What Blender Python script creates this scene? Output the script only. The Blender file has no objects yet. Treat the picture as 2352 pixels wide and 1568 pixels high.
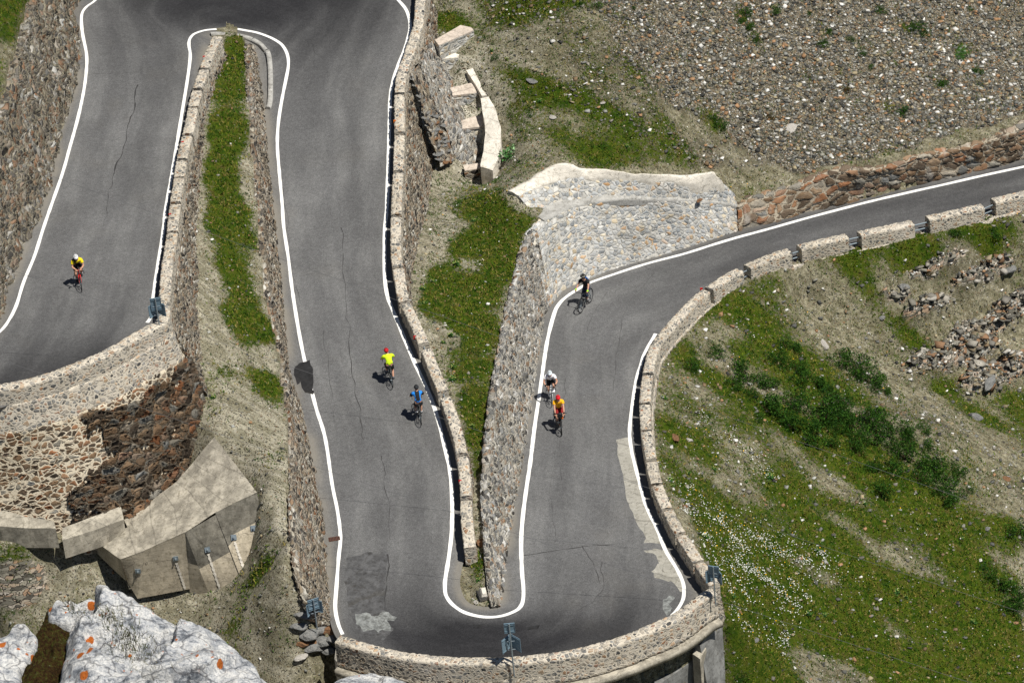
import bpy, bmesh, math, random
import numpy as np
from mathutils import Vector, Matrix, noise as mnoise
from mathutils.bvhtree import BVHTree
random.seed(7); RNG=np.random.default_rng(7)
SC=bpy.context.scene; COL=SC.collection
# ------------------------------------------------------------ camera geometry
DW,DH=2352.0,1568.0
FPX=8820.0; TH=math.radians(35); RO=math.radians(5.5); DIST=176.0
Fv=np.array([0,math.cos(TH),-math.sin(TH)]); r0=np.array([1.,0,0]); u0=np.array([0,math.sin(TH),math.cos(TH)])
Rv=math.cos(RO)*r0-math.sin(RO)*u0; Uv=math.sin(RO)*r0+math.cos(RO)*u0
CAM=np.array([0,0,2.])-Fv*DIST
def ray(px,py):
    d=Fv*FPX+Rv*(px-DW/2)-Uv*(py-DH/2)
    return d/np.linalg.norm(d)
def P(px,py,z):
    d=ray(px,py); return CAM+d*((z-CAM[2])/d[2])
def proj(pts):
    v=np.asarray(pts,float)-CAM; w=v@Fv
    return DW/2+FPX*(v@Rv)/w, DH/2-FPX*(v@Uv)/w
# ------------------------------------------------------------ noise
def _h(ix,iy,iz,s=0):
    n=(ix.astype(np.int64)*374761393+iy.astype(np.int64)*668265263+iz.astype(np.int64)*2147483647+s*1274126177)&0xffffffff
    n=((n^(n>>13))*1274126177)&0xffffffff
    n=((n^(n>>16))*2246822519)&0xffffffff
    return ((n^(n>>15))&0xffffff)/float(0xffffff)
def vn(p,s=0):
    p=np.asarray(p,float); i=np.floor(p).astype(np.int64); f=p-i; f=f*f*(3-2*f)
    r=0
    for a in (0,1):
        wa=f[:,0] if a else 1-f[:,0]
        for b in (0,1):
            wb=f[:,1] if b else 1-f[:,1]
            for c in (0,1):
                wc=f[:,2] if c else 1-f[:,2]
                r=r+wa*wb*wc*_h(i[:,0]+a,i[:,1]+b,i[:,2]+c,s)
    return r*2-1
def fbm(p,sc,o=4,s=0,g=.5):
    p=np.asarray(p,float)*sc; r=0; a=1; t=0
    for k in range(o):
        r=r+a*vn(p+k*17.3,s+k); t+=a; a*=g; p=p*2.03
    return r/t
def sstep(a,b,x): 
    t=np.clip((x-a)/(b-a),0,1); return t*t*(3-2*t)
# ------------------------------------------------------------ object helpers
def tag(o,label=None,cat=None,group=None,kind=None):
    if label: o['label']=label
    if cat: o['category']=cat
    if group: o['group']=group
    if kind: o['kind']=kind
    return o
def mesh_np(name,V,F,mat=None,parent=None,uv=None,smooth=False,cols=None,mats=None,midx=None):
    """V (n,3), F (m,k) array or list of tuples"""
    me=bpy.data.meshes.new(name)
    if isinstance(F,np.ndarray):
        m,k=F.shape
        me.vertices.add(len(V)); me.vertices.foreach_set('co',np.asarray(V,np.float32).ravel())
        me.loops.add(m*k); me.loops.foreach_set('vertex_index',F.astype(np.int32).ravel())
        me.polygons.add(m); me.polygons.foreach_set('loop_start',np.arange(0,m*k,k,dtype=np.int32))
        me.polygons.foreach_set('loop_total',np.full(m,k,np.int32))
        me.update(calc_edges=True); me.validate()
    else:
        me.from_pydata([tuple(map(float,v)) for v in V],[],[tuple(int(i) for i in f) for f in F]); me.update()
    if uv is not None:
        l=me.uv_layers.new(name='UVMap'); li=np.empty(len(me.loops),np.int32); me.loops.foreach_get('vertex_index',li)
        l.data.foreach_set('uv',np.asarray(uv,np.float32)[li].ravel())
    if cols is not None:
        for nm,c in cols.items():
            a=me.color_attributes.new(nm,'FLOAT_COLOR','POINT'); c=np.asarray(c,np.float32)
            if c.shape[1]==3: c=np.hstack([c,np.ones((len(c),1),np.float32)])
            a.data.foreach_set('color',c.ravel())
    if smooth: me.polygons.foreach_set('use_smooth',np.ones(len(me.polygons),bool))
    for m_ in (mats or ([mat] if mat else [])): me.materials.append(m_)
    if midx is not None: me.polygons.foreach_set('material_index',np.asarray(midx,np.int32))
    o=bpy.data.objects.new(name,me); COL.objects.link(o)
    if parent: o.parent=parent
    return o
def empty(name,loc=(0,0,0),rz=0,**k):
    o=bpy.data.objects.new(name,None); COL.objects.link(o); o.location=loc; o.rotation_euler=(0,0,rz); o.empty_display_size=.3
    tag(o,**k); return o
class MB:
    def __init__(s): s.V=[]; s.F=[]; s.M=[]
    def add(s,V,F,m=0):
        b=len(s.V); s.V+= [tuple(map(float,v)) for v in V]; s.F+=[tuple(i+b for i in f) for f in F]; s.M+=[m]*len(F)
    def box(s,c,sz,rot=None,m=0,bev=0):
        x,y,z=[a/2 for a in sz]; V=np.array([(i*x,j*y,k*z) for i in(-1,1) for j in(-1,1) for k in(-1,1)])
        if rot is not None: V=V@np.array(rot.to_3x3()).T
        s.add(V+np.array(c),[(0,1,3,2),(4,6,7,5),(0,4,5,1),(2,3,7,6),(0,2,6,4),(1,5,7,3)],m)
    def tube(s,pts,r,n=8,m=0,cap=True):
        pts=[Vector(p) for p in pts]; rs=r if hasattr(r,'__len__') else [r]*len(pts)
        b=len(s.V); up=None
        for i,p in enumerate(pts):
            t=(pts[min(i+1,len(pts)-1)]-pts[max(i-1,0)]).normalized()
            if up is None or abs(up.dot(t))>.95: up=Vector((0,0,1)) if abs(t.z)<.9 else Vector((1,0,0))
            a=t.cross(up).normalized(); c=a.cross(t).normalized(); up=c
            for k in range(n):
                an=2*math.pi*k/n; s.V.append(tuple(p+(a*math.cos(an)+c*math.sin(an))*rs[i]))
        for i in range(len(pts)-1):
            for k in range(n):
                s.F.append((b+i*n+k,b+i*n+(k+1)%n,b+(i+1)*n+(k+1)%n,b+(i+1)*n+k)); s.M.append(m)
        if cap:
            s.F.append(tuple(b+k for k in range(n))[::-1]); s.M.append(m)
            s.F.append(tuple(b+(len(pts)-1)*n+k for k in range(n))); s.M.append(m)
    def ell(s,c,r,rot=None,n=10,mm=7,m=0):
        V=[];F=[]
        for i in range(mm+1):
            ph=math.pi*i/mm
            for k in range(n):
                a=2*math.pi*k/n; V.append((math.sin(ph)*math.cos(a)*r[0],math.sin(ph)*math.sin(a)*r[1],math.cos(ph)*r[2]))
        for i in range(mm):
            for k in range(n): F.append((i*n+k,(i+1)*n+k,(i+1)*n+(k+1)%n,i*n+(k+1)%n))
        V=np.array(V)
        if rot is not None: V=V@np.array(rot.to_3x3()).T
        s.add(V+np.array(c),F,m)
    def torus(s,c,R,r,n=28,k=8,m=0):   # wheel in YZ plane
        b=len(s.V)
        for i in range(n):
            a=2*math.pi*i/n
            for j in range(k):
                q=2*math.pi*j/k; rr=R+r*math.cos(q)
                s.V.append((c[0]+r*math.sin(q),c[1]+rr*math.cos(a),c[2]+rr*math.sin(a)))
        for i in range(n):
            for j in range(k):
                s.F.append((b+i*k+j,b+((i+1)%n)*k+j,b+((i+1)%n)*k+(j+1)%k,b+i*k+(j+1)%k)); s.M.append(m)
    def build(s,name,mat,parent=None,smooth=False):
        o=mesh_np(name,s.V,s.F,None,parent,mats=mat if isinstance(mat,list) else [mat],midx=s.M)
        me=o.data; me.validate(); 
        if smooth: me.polygons.foreach_set('use_smooth',np.ones(len(me.polygons),bool))
        return o
# ------------------------------------------------------------ materials
class NT:
    def __init__(s,name):
        s.m=bpy.data.materials.new(name); s.m.use_nodes=True; s.t=s.m.node_tree; s.t.nodes.clear()
        s.out=s.n('ShaderNodeOutputMaterial'); s.b=s.n('ShaderNodeBsdfPrincipled'); s.l(s.b.outputs[0],s.out.inputs[0])
        s.b.inputs['Roughness'].default_value=.9; s.b.inputs['Specular IOR Level'].default_value=.06
    def n(s,t,**k):
        x=s.t.nodes.new(t)
        for a,v in k.items(): setattr(x,a,v)
        return x
    def l(s,a,b): s.t.links.new(a,b)
    def set(s,i,v):
        if hasattr(v,'is_output') : s.l(v,i)
        else:
            try: i.default_value=v
            except Exception: i.default_value=tuple(v)+(1,) if hasattr(v,'__len__') else v
    def math(s,op,a,b=0,c=0,clamp=False):
        x=s.n('ShaderNodeMath',operation=op,use_clamp=clamp)
        for i,v in zip(x.inputs,(a,b,c)): s.set(i,v)
        return x.outputs[0]
    def mix(s,f,a,b,bl='MIX'):
        x=s.n('ShaderNodeMix',data_type='RGBA',blend_type=bl); s.set(x.inputs[0],f)
        s.set(x.inputs[6],a if hasattr(a,'is_output') else tuple(a)+(1,)); s.set(x.inputs[7],b if hasattr(b,'is_output') else tuple(b)+(1,)); return x.outputs[2]
    def noise(s,v,sc,det=4,rough=.6,dist=0):
        x=s.n('ShaderNodeTexNoise'); s.l(v,x.inputs['Vector']); x.inputs['Scale'].default_value=sc; x.inputs['Detail'].default_value=det; x.inputs['Roughness'].default_value=rough; x.inputs['Distortion'].default_value=dist
        return x
    def voro(s,v,sc,feat='F1',rand=1):
        x=s.n('ShaderNodeTexVoronoi',feature=feat); s.l(v,x.inputs['Vector']); x.inputs['Scale'].default_value=sc; x.inputs['Randomness'].default_value=rand; return x
    def ramp(s,f,st,interp='LINEAR'):
        x=s.n('ShaderNodeValToRGB'); s.l(f,x.inputs[0]); r=x.color_ramp; r.interpolation=interp
        while len(r.elements)<len(st): r.elements.new(.5)
        for e,(p,c) in zip(r.elements,st): e.position=p; e.color=tuple(c)+(1,) if len(c)==3 else c
        return x.outputs[0]
    def step(s,a,b,v):
        x=s.n('ShaderNodeMapRange',interpolation_type='SMOOTHSTEP'); s.set(x.inputs[0],v); x.inputs[1].default_value=a; x.inputs[2].default_value=b; return x.outputs[0]
    def pos(s): return s.n('ShaderNodeTexCoord').outputs['Object']
    def uv(s): return s.n('ShaderNodeTexCoord').outputs['UV']
    def mapping(s,v,sc=(1,1,1),loc=(0,0,0)):
        x=s.n('ShaderNodeMapping'); s.l(v,x.inputs[0]); x.inputs['Scale'].default_value=sc; x.inputs['Location'].default_value=loc; return x.outputs[0]
    def attr(s,nm):
        x=s.n('ShaderNodeAttribute',attribute_name=nm); return x
    def warp(s,v,sc,amt):
        nz=s.noise(v,sc,2); a=s.n('ShaderNodeVectorMath',operation='SUBTRACT'); s.l(nz.outputs['Color'],a.inputs[0]); a.inputs[1].default_value=(.5,.5,.5)
        b=s.n('ShaderNodeVectorMath',operation='SCALE'); s.l(a.outputs[0],b.inputs[0]); b.inputs['Scale'].default_value=amt
        c=s.n('ShaderNodeVectorMath',operation='ADD'); s.l(v,c.inputs[0]); s.l(b.outputs[0],c.inputs[1]); return c.outputs[0]
    def bump(s,h,st=1,dist=.02,nrm=None):
        x=s.n('ShaderNodeBump'); x.inputs['Strength'].default_value=st; x.inputs['Distance'].default_value=dist; s.l(h,x.inputs['Height'])
        if nrm is not None: s.l(nrm,x.inputs['Normal'])
        return x.outputs[0]
    def disp(s,h,scale,mid=.5):
        x=s.n('ShaderNodeDisplacement'); s.set(x.inputs['Height'],h); x.inputs['Scale'].default_value=scale; x.inputs['Midlevel'].default_value=mid; s.l(x.outputs[0],s.out.inputs['Displacement'])
        s.m.displacement_method='BOTH'
def simple(name,c,rough=.6,metal=0,spec=.3,var=.12,sc=30):
    t=NT(name); n=t.noise(t.pos(),sc,3).outputs[0]
    f=t.math('MULTIPLY_ADD',n,2*var,1-var)
    t.l(t.mix(1,tuple(c),f,'MULTIPLY') if False else t.mix(n,tuple(x*(1-var) for x in c),tuple(min(1,x*(1+var)) for x in c)),t.b.inputs['Base Color'])
    t.b.inputs['Roughness'].default_value=rough; t.b.inputs['Metallic'].default_value=metal; t.b.inputs['Specular IOR Level'].default_value=spec
    return t.m
def mat_wall(name,palette,mortar,size=(3.2,4.6),mw=.06,amp=.06,warp=.25,stain=.0,stainc=(.6,.58,.54),seed=0,patch=None,edge_soft=.05,smear=.35,shade=1.,warp2=.1):
    """stone masonry in metric UV space; palette = ramp stops"""
    t=NT(name); uv=t.uv(); v=t.mapping(uv,(1,1,1),(seed*3.1,seed*1.7,seed))
    w=t.warp(v,1.3,warp*.9); w=t.warp(w,7,warp2)
    m=t.mapping(w,(size[0],size[1],1))
    f=t.voro(m,1); e=t.voro(m,1,'DISTANCE_TO_EDGE')
    sep=t.n('ShaderNodeSeparateColor'); t.l(f.outputs['Color'],sep.inputs[0])
    col=t.ramp(sep.outputs[0],palette,'LINEAR')
    fine=t.noise(v,20,5,.75).outputs[0]; big=t.noise(v,.45,3).outputs[0]; mid=t.noise(v,3.3,4,.6).outputs[0]
    lay=t.noise(t.mapping(v,(1,5,1)),4,4,.7).outputs[0]
    val=t.math('MULTIPLY_ADD',sep.outputs[1],.55,.7*shade); fv=t.math('MULTIPLY_ADD',fine,1.1,.45)
    col=t.mix(1,col,t.math('MULTIPLY',val,fv),'MULTIPLY')
    col=t.mix(t.step(.5,.7,lay),col,t.mix(1,col,(.7,.66,.6),'MULTIPLY'))
    ed=t.math('ADD',e.outputs['Distance'],t.math('MULTIPLY',t.math('SUBTRACT',fine,.5),.16))
    mwv=t.math('MULTIPLY',t.math('MULTIPLY_ADD',mid,2.6,-.35),mw)
    k=t.n('ShaderNodeMapRange',interpolation_type='SMOOTHSTEP'); t.l(ed,k.inputs[0]); t.l(mwv,k.inputs[1]); t.l(t.math('ADD',mwv,edge_soft),k.inputs[2])
    k=k.outputs[0]
    mc=t.mix(fine,tuple(c*.55 for c in mortar),tuple(min(1,c*1.3) for c in mortar))
    if patch: mc=t.mix(t.step(.5,.62,big),mc,patch)
    ks=t.math('MULTIPLY',k,t.math('SUBTRACT',1,t.math('MULTIPLY',t.step(.48,.66,t.noise(t.mapping(v,(1,1,1),(5,5,5)),2.3,5,.7).outputs[0]),smear)))
    c=t.mix(ks,mc,col)
    if stain>0:
        sn=t.noise(t.mapping(v,(1,.35,1),(9,4,1)),1.1,5,.65).outputs[0]
        c=t.mix(t.math('MULTIPLY',t.step(.56,.68,sn),stain),c,stainc)
    c=t.mix(t.math('MULTIPLY',t.step(.45,.7,big),.45),c,t.mix(1,c,(.62,.6,.55),'MULTIPLY'))
    gap=t.step(.035,.0,e.outputs['Distance'])                       # open joints: the shade in the gaps is painted near-black
    c=t.mix(t.math('MULTIPLY',gap,t.math('MULTIPLY',t.step(.5,.35,mid),.75)),c,(.03,.026,.02))
    t.l(c,t.b.inputs['Base Color'])
    dome=t.step(0,.35,e.outputs['Distance'])
    h=t.math('MULTIPLY',k,t.math('ADD',t.math('MULTIPLY_ADD',sep.outputs[2],.7,.3),t.math('MULTIPLY',dome,.4)))
    h=t.math('ADD',h,t.math('MULTIPLY',fine,.4)); h=t.math('SUBTRACT',h,t.math('MULTIPLY',gap,t.math('MULTIPLY',t.step(.5,.35,mid),.5)))
    t.disp(h,amp,.6)
    return t.m
LIGHTPAL=[(0,(.09,.09,.09)),(.25,(.2,.2,.19)),(.5,(.33,.31,.28)),(.7,(.42,.37,.3)),(.84,(.42,.29,.18)),(.92,(.24,.11,.06)),(1,(.55,.52,.46))]
BROWNPAL=[(0,(.06,.048,.038)),(.25,(.14,.105,.075)),(.45,(.23,.15,.09)),(.6,(.28,.2,.13)),(.78,(.28,.125,.06)),(.9,(.35,.32,.26)),(1,(.19,.19,.18))]
MIXPAL=[(0,(.035,.03,.027)),(.18,(.09,.085,.08)),(.36,(.19,.165,.13)),(.52,(.33,.27,.19)),(.7,(.2,.1,.055)),(.84,(.4,.37,.3)),(1,(.56,.54,.49))]
NEWPAL=[(0,(.24,.26,.27)),(.4,(.45,.46,.46)),(.7,(.58,.57,.53)),(.86,(.6,.52,.38)),(.96,(.46,.28,.14)),(1,(.78,.77,.74))]
M={}
M['parapet']=mat_wall('parapet stone',LIGHTPAL,(.6,.54,.44),(5.2,6.6),.1,.03,.25,.4,(.55,.5,.43),1,smear=.75)
M['wall_mixed']=mat_wall('mixed masonry',MIXPAL,(.43,.38,.3),(3.3,6.4),.03,.1,.4,.35,(.52,.5,.44),2,smear=.2,shade=.8)
M['wall_east']=mat_wall('grey brown masonry',[(0,(.06,.055,.05)),(.2,(.15,.15,.15)),(.42,(.3,.3,.29)),(.6,(.42,.39,.33)),(.76,(.26,.15,.08)),(.88,(.5,.48,.44)),(1,(.7,.69,.66))],(.5,.47,.4),(3.5,6.2),.035,.1,.4,.35,(.62,.61,.58),8,smear=.2,shade=.72)
M['wall_new']=mat_wall('new pale masonry',NEWPAL,(.6,.58,.53),(4.2,5.0),.055,.045,.16,.3,(.64,.62,.58),3,smear=.4,warp2=.04)
M['wall_rubble']=mat_wall('dark rubble',BROWNPAL,(.2,.17,.13),(1.7,3.2),.015,.2,.25,.22,(.42,.37,.3),4,smear=.05,shade=.85)  # mortar colour darkened to stand in for shadow gaps between the stones
M['wall_pointed']=mat_wall('pointed rubble',BROWNPAL,(.72,.63,.48),(2.9,5.2),.07,.07,.4,.0,seed=5,smear=.0)
M['wall_far']=mat_wall('brown boulder masonry',BROWNPAL[1:],(.46,.4,.31),(1.5,2.7),.045,.13,.45,.35,(.6,.58,.53),6,smear=.15)
M['wall_bank']=mat_wall('rocky bank masonry',[(0,(.06,.055,.05)),(.3,(.15,.14,.125)),(.5,(.26,.22,.17)),(.7,(.26,.15,.09)),(.85,(.38,.35,.3)),(1,(.47,.46,.43))],(.3,.27,.2),(3.0,4.6),.03,.1,.3,.5,(.5,.49,.45),7,smear=.3,shade=.78)
def mat_asphalt(name,base=(.22,.219,.214),dark=1.0):
    t=NT(name); uv=t.uv(); p=t.pos()
    a=t.attr('wear'); sep=t.n('ShaderNodeSeparateColor'); t.l(a.outputs['Color'],sep.inputs[0])
    fine=t.noise(p,28,4,.8).outputs[0]; grit=t.noise(p,13,5,.9).outputs[0]; big=t.noise(t.mapping(uv,(.8,.12,1)),1.0,4).outputs[0]; cloud=t.noise(p,.35,4).outputs[0]
    c=t.mix(t.step(.25,.75,fine),tuple(x*.5*dark for x in base),tuple(x*1.5*dark for x in base))
    c=t.mix(t.step(.3,.7,grit),t.mix(1,c,(.72,.72,.73),'MULTIPLY'),c)
    g2=t.noise(p,5.5,4,.75).outputs[0]; c=t.mix(t.step(.35,.68,g2),t.mix(1,c,(.8,.8,.8),'MULTIPLY'),c)
    sp=t.voro(p,14); c=t.mix(t.math('MULTIPLY',t.step(.25,.1,sp.outputs['Distance']),.45),c,(.26,.25,.23))
    c=t.mix(t.step(.42,.66,big),t.mix(1,c,(.78,.78,.79),'MULTIPLY'),c)
    c=t.mix(t.step(.35,.7,cloud),t.mix(1,c,(.86,.86,.86),'MULTIPLY'),c)
    c=t.mix(sep.outputs[0],c,t.mix(1,c,(.2,.2,.215),'MULTIPLY'))           # rubbered racing line
    c=t.mix(sep.outputs[1],c,t.mix(fine,(.17,.155,.13),(.27,.25,.21)))      # dusty edge
    t.l(c,t.b.inputs['Base Color']); t.b.inputs['Roughness'].default_value=.85
    t.l(t.bump(grit,.35,.02),t.b.inputs['Normal'])
    return t.m
M['asphalt']=mat_asphalt('asphalt')
def mat_paint(name,c,wear=.45):
    t=NT(name); p=t.pos(); n=t.noise(p,9,5,.75).outputs[0]; n2=t.noise(p,.5,2).outputs[0]
    f=t.step(.66,.76,t.math('ADD',n,t.math('MULTIPLY',t.math('SUBTRACT',n2,.5),wear)))
    t.l(t.mix(f,t.mix(t.noise(p,3,3).outputs[0],tuple(x*.82 for x in c),c),(.17,.165,.155)),t.b.inputs['Base Color']); t.b.inputs['Roughness'].default_value=.7
    return t.m
M['paint']=mat_paint('white road paint',(.86,.85,.81))
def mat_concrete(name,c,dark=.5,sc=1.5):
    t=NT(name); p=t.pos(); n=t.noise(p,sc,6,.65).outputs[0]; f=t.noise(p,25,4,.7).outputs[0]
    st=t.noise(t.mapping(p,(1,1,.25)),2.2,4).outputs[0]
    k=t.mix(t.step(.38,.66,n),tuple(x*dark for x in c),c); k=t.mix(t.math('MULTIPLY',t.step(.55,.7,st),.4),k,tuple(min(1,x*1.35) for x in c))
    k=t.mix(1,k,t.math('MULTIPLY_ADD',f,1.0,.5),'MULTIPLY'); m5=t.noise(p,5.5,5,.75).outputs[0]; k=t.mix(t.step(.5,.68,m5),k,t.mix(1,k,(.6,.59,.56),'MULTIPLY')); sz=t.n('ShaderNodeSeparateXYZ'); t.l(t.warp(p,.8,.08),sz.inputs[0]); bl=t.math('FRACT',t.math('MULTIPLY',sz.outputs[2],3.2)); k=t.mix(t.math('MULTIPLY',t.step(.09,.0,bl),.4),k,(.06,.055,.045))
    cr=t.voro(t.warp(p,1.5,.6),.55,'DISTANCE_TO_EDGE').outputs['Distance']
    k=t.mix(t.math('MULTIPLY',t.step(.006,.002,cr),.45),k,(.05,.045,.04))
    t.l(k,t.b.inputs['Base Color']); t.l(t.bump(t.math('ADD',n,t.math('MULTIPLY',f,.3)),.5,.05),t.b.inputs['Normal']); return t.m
M['concrete']=mat_concrete('weathered concrete',(.46,.42,.34),.55)
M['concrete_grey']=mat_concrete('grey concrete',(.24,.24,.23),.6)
M['plaster']=mat_concrete('pale mortar render',(.72,.67,.58),.88,3)
M['kerb']=mat_concrete('kerb concrete',(.42,.41,.38),.75,3)
M['slab']=mat_concrete('pinkish slab',(.58,.5,.42),.8,3)
M['asphalt_dark']=mat_concrete('bitumen patch',(.105,.105,.106),.62,3)
M['stain']=mat_concrete('dark road blotch',(.03,.03,.031),.75,3)  # near-black tone of the repair spots and the jagged sheet
M['concrete_tan']=mat_concrete('tan concrete',(.56,.49,.37),.68,1.2)
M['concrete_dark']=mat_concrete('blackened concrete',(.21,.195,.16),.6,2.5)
M['asphalt_pale']=mat_concrete('pale concrete strip',(.36,.345,.3),.85,2)
M['asphalt_white']=mat_concrete('scuffed pale patch',(.26,.27,.26),.5,5)
M['tar']=simple('tar seam',(.035,.034,.033),.7)
M['steel']=simple('galvanised steel',(.28,.33,.36),.45,.5)
M['signback']=simple('grey blue sign back',(.15,.22,.27),.5,.1)
M['black']=simple('black rubber',(.012,.012,.013),.6)
M['signblack']=simple('black sign face',(.02,.02,.022),.5)
M['silver']=simple('silver grey chevron',(.2,.21,.22),.4)
M['chevwhite']=simple('white chevron',(.6,.62,.64),.4)
M['red']=simple('red reflector',(.6,.02,.015),.4)
M['orange']=simple('orange reflector',(.8,.2,.02),.4)
M['wire']=simple('steel cable',(.12,.12,.12),.6,.3)
M['rust']=simple('rusty iron',(.1,.045,.03),.8)
# ------------------------------------------------------------ road
ST=[((2420,350),(2420,455),.10),((2269,388),(2265,492),.10),((2036,441),(2035,548),.10),((1902,475),(1880,585),.10),((1769,510),(1760,628),.10),((1568,572),(1655,672),.10),((1401,622),(1570,735),.10),((1300,665),(1520,790),.10),
((1254,722),(1488,850),.10),((1244,790),(1476,905),.10),((1231,856),(1472,950),.10),((1221,923),(1472,1005),.10),((1205,1015),(1482,1085),.10),((1190,1110),(1510,1170),.09),((1174,1210),(1560,1265),.07),((1158,1310),(1605,1340),.05),
((1150,1375),(1600,1395),.04),((1142,1392),(1480,1470),.04),((1110,1396),(1180,1540),.04),((1070,1385),(920,1522),.04),((1050,1350),(795,1475),.06),((1052,1310),(762,1400),.08),((1062,1262),(757,1330),.1),((1062,1190),(750,1212),.1),
((1058,1120),(728,1100),.1),((1040,1030),(712,1000),.1),((1004,925),(682,895),.1),((955,815),(660,780),.1),((915,720),(650,670),.1),((902,610),(643,585),.1),((903,520),(633,500),.1),((906,410),(620,367),.1),((910,300),(613,270),.1),((918,190),(600,190),.1),((950,110),(588,140),.07),((975,20),(573,108),.05),
((960,-90),(555,92),.03),((700,-170),(530,85),.03),((380,-160),(500,85),.03),((190,-60),(478,88),.04),((178,33),(474,98),.06),((188,117),(466,170),.09),((167,227),(448,255),.1),((140,300),(430,330),.1),((130,380),(412,415),.1),((97,483),(396,505),.1),((45,600),(383,610),.1),((7,720),(372,715),.1),((-40,800),(352,780),.08),((-110,900),(240,848),.06),((-160,950),(60,910),.05),((-260,980),(-100,950),.05),((-700,1000),(-700,960),.03)]
def solve():
    z=np.zeros(len(ST)); g=np.array([s[2] for s in ST])
    for it in range(40):
        a=np.array([P(*s[0],q) for s,q in zip(ST,z)]); b=np.array([P(*s[1],q) for s,q in zip(ST,z)])
        L=np.linalg.norm(np.diff(((a+b)/2)[:,:2],axis=0),axis=1)
        zz=np.concatenate([[0],np.cumsum(L*(g[1:]+g[:-1])/2)]); zz-=zz[18]; z=.5*z+.5*zz
    return a,b
SA,SB=solve()
def catmull(A,n):
    out=[]; A=np.asarray(A,float)
    for i in range(len(A)-1):
        p0=A[max(i-1,0)];p1=A[i];p2=A[i+1];p3=A[min(i+2,len(A)-1)]
        for k in range(n):
            t=k/n; out.append(.5*((2*p1)+(-p0+p2)*t+(2*p0-5*p1+4*p2-p3)*t*t+(-p0+3*p1-3*p2+p3)*t**3))
    out.append(A[-1]); return np.array(out)
RA,RB=catmull(SA,12),catmull(SB,12)
RC=(RA+RB)/2
def make_road():
    n=len(RA); k=28; t=np.linspace(-.03,1.03,k)
    V=(RA[:,None]*(1-t)[None,:,None]+RB[:,None]*t[None,:,None])
    s=np.concatenate([[0],np.cumsum(np.linalg.norm(np.diff(RC,axis=0),axis=1))])
    w=np.linalg.norm(RA-RB,axis=1)
    uv=np.stack([t[None,:]*w[:,None],np.repeat(s[:,None],k,1)],-1).reshape(-1,2)
    Vf=V.reshape(-1,3)
    i=np.arange(n-1)[:,None]*k+np.arange(k-1)[None,:]
    F=np.stack([i,i+1,i+k+1,i+k],-1).reshape(-1,4)
    st=np.repeat((np.arange(n)/12.)[:,None],k,1).ravel(); tt=np.repeat(t[None,:],n,0).ravel()
    Vf[:,2]+=fbm(Vf,.5,2,3)*.012
    hair=np.maximum(np.exp(-((st-18.5)/2.6)**2),np.exp(-((st-37)/3.2)**2)); hair=np.maximum(hair,np.exp(-((st-49.5)/2.)**2)*.8)
    nz=fbm(np.c_[uv[:,0]*.9,uv[:,1]*.16,uv[:,0]*0],1,3,11); nz2=fbm(Vf,.6,4,5)
    band=.5*np.exp(-((tt-.3)/.1)**2)+.5*np.exp(-((tt-.67)/.12)**2)
    wear=np.clip(.22*band+hair*(.35+.6*sstep(.08,.42,tt)*(1-sstep(.86,.98,tt)))+nz*.22+nz2*.1,0,1)
    edge=np.maximum(sstep(.07,.0,tt),sstep(.92,1,tt))
    dust=np.clip(edge*(.5+nz2)+np.clip(nz2-.25,0,1)*.3*(1-hair),0,.75)
    far=sstep(8,4,st); lane=.5*np.exp(-((tt-.5)/.33)**4); wear=np.clip(wear+far*.36+lane*.1,0,1); dust*=1-far*.7
    o=mesh_np('road',Vf,F,M['asphalt'],uv=uv,smooth=True,cols={'wear':np.c_[wear,dust,wear*0]})
    tag(o,'grey asphalt hairpin road descending in three legs between stone walls','road',kind='structure')
    return o,Vf,F
road,RV,RF=make_road()
RBVH=BVHTree.FromPolygons([tuple(v) for v in RV],[tuple(int(a) for a in f) for f in RF])
def road_z(x,y):
    r=RBVH.ray_cast(Vector((x,y,60)),Vector((0,0,-1)))
    if r[0] is not None: return r[0].z
    return RBVH.find_nearest(Vector((x,y,_near(x,y))))[0].z
def _near(x,y):
    i=np.argmin((RC[:,0]-x)**2+(RC[:,1]-y)**2); return RC[i,2]
def on_road(px,py,h=0.):
    z=1.
    for _ in range(10):
        p=P(px,py,z); z=.3*z+.7*(road_z(p[0],p[1])+h)
    return P(px,py,z)
def onr_leg(px,py,h,z0):
    z=z0
    for _ in range(12):
        p=P(px,py,z); q=RBVH.find_nearest(Vector((p[0],p[1],z-h)))[0]; z=.4*z+.6*(q.z+h)
    return P(px,py,z)
def clen(c): return np.concatenate([[0],np.cumsum(np.linalg.norm(np.diff(np.asarray(c)[:,:3],axis=0),axis=1))])
def resamp(c,n=None,ds=None,s0=None,s1=None):
    c=np.asarray(c,float); s=clen(c); a=0 if s0 is None else s0; b=s[-1] if s1 is None else s1
    if n is None: n=max(2,int((b-a)/ds)+1)
    t=np.linspace(a,b,n); return np.stack([np.interp(t,s,c[:,i]) for i in range(c.shape[1])],-1)
def smooth_curve(c,n=6): return catmull(c,n)
def normals2(c,side):
    d=np.gradient(c[:,:2],axis=0); d/=np.linalg.norm(d,axis=1)[:,None]+1e-9
    return np.c_[d[:,1],-d[:,0],d[:,0]*0]*side      # side=+1: right of travel direction
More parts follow.
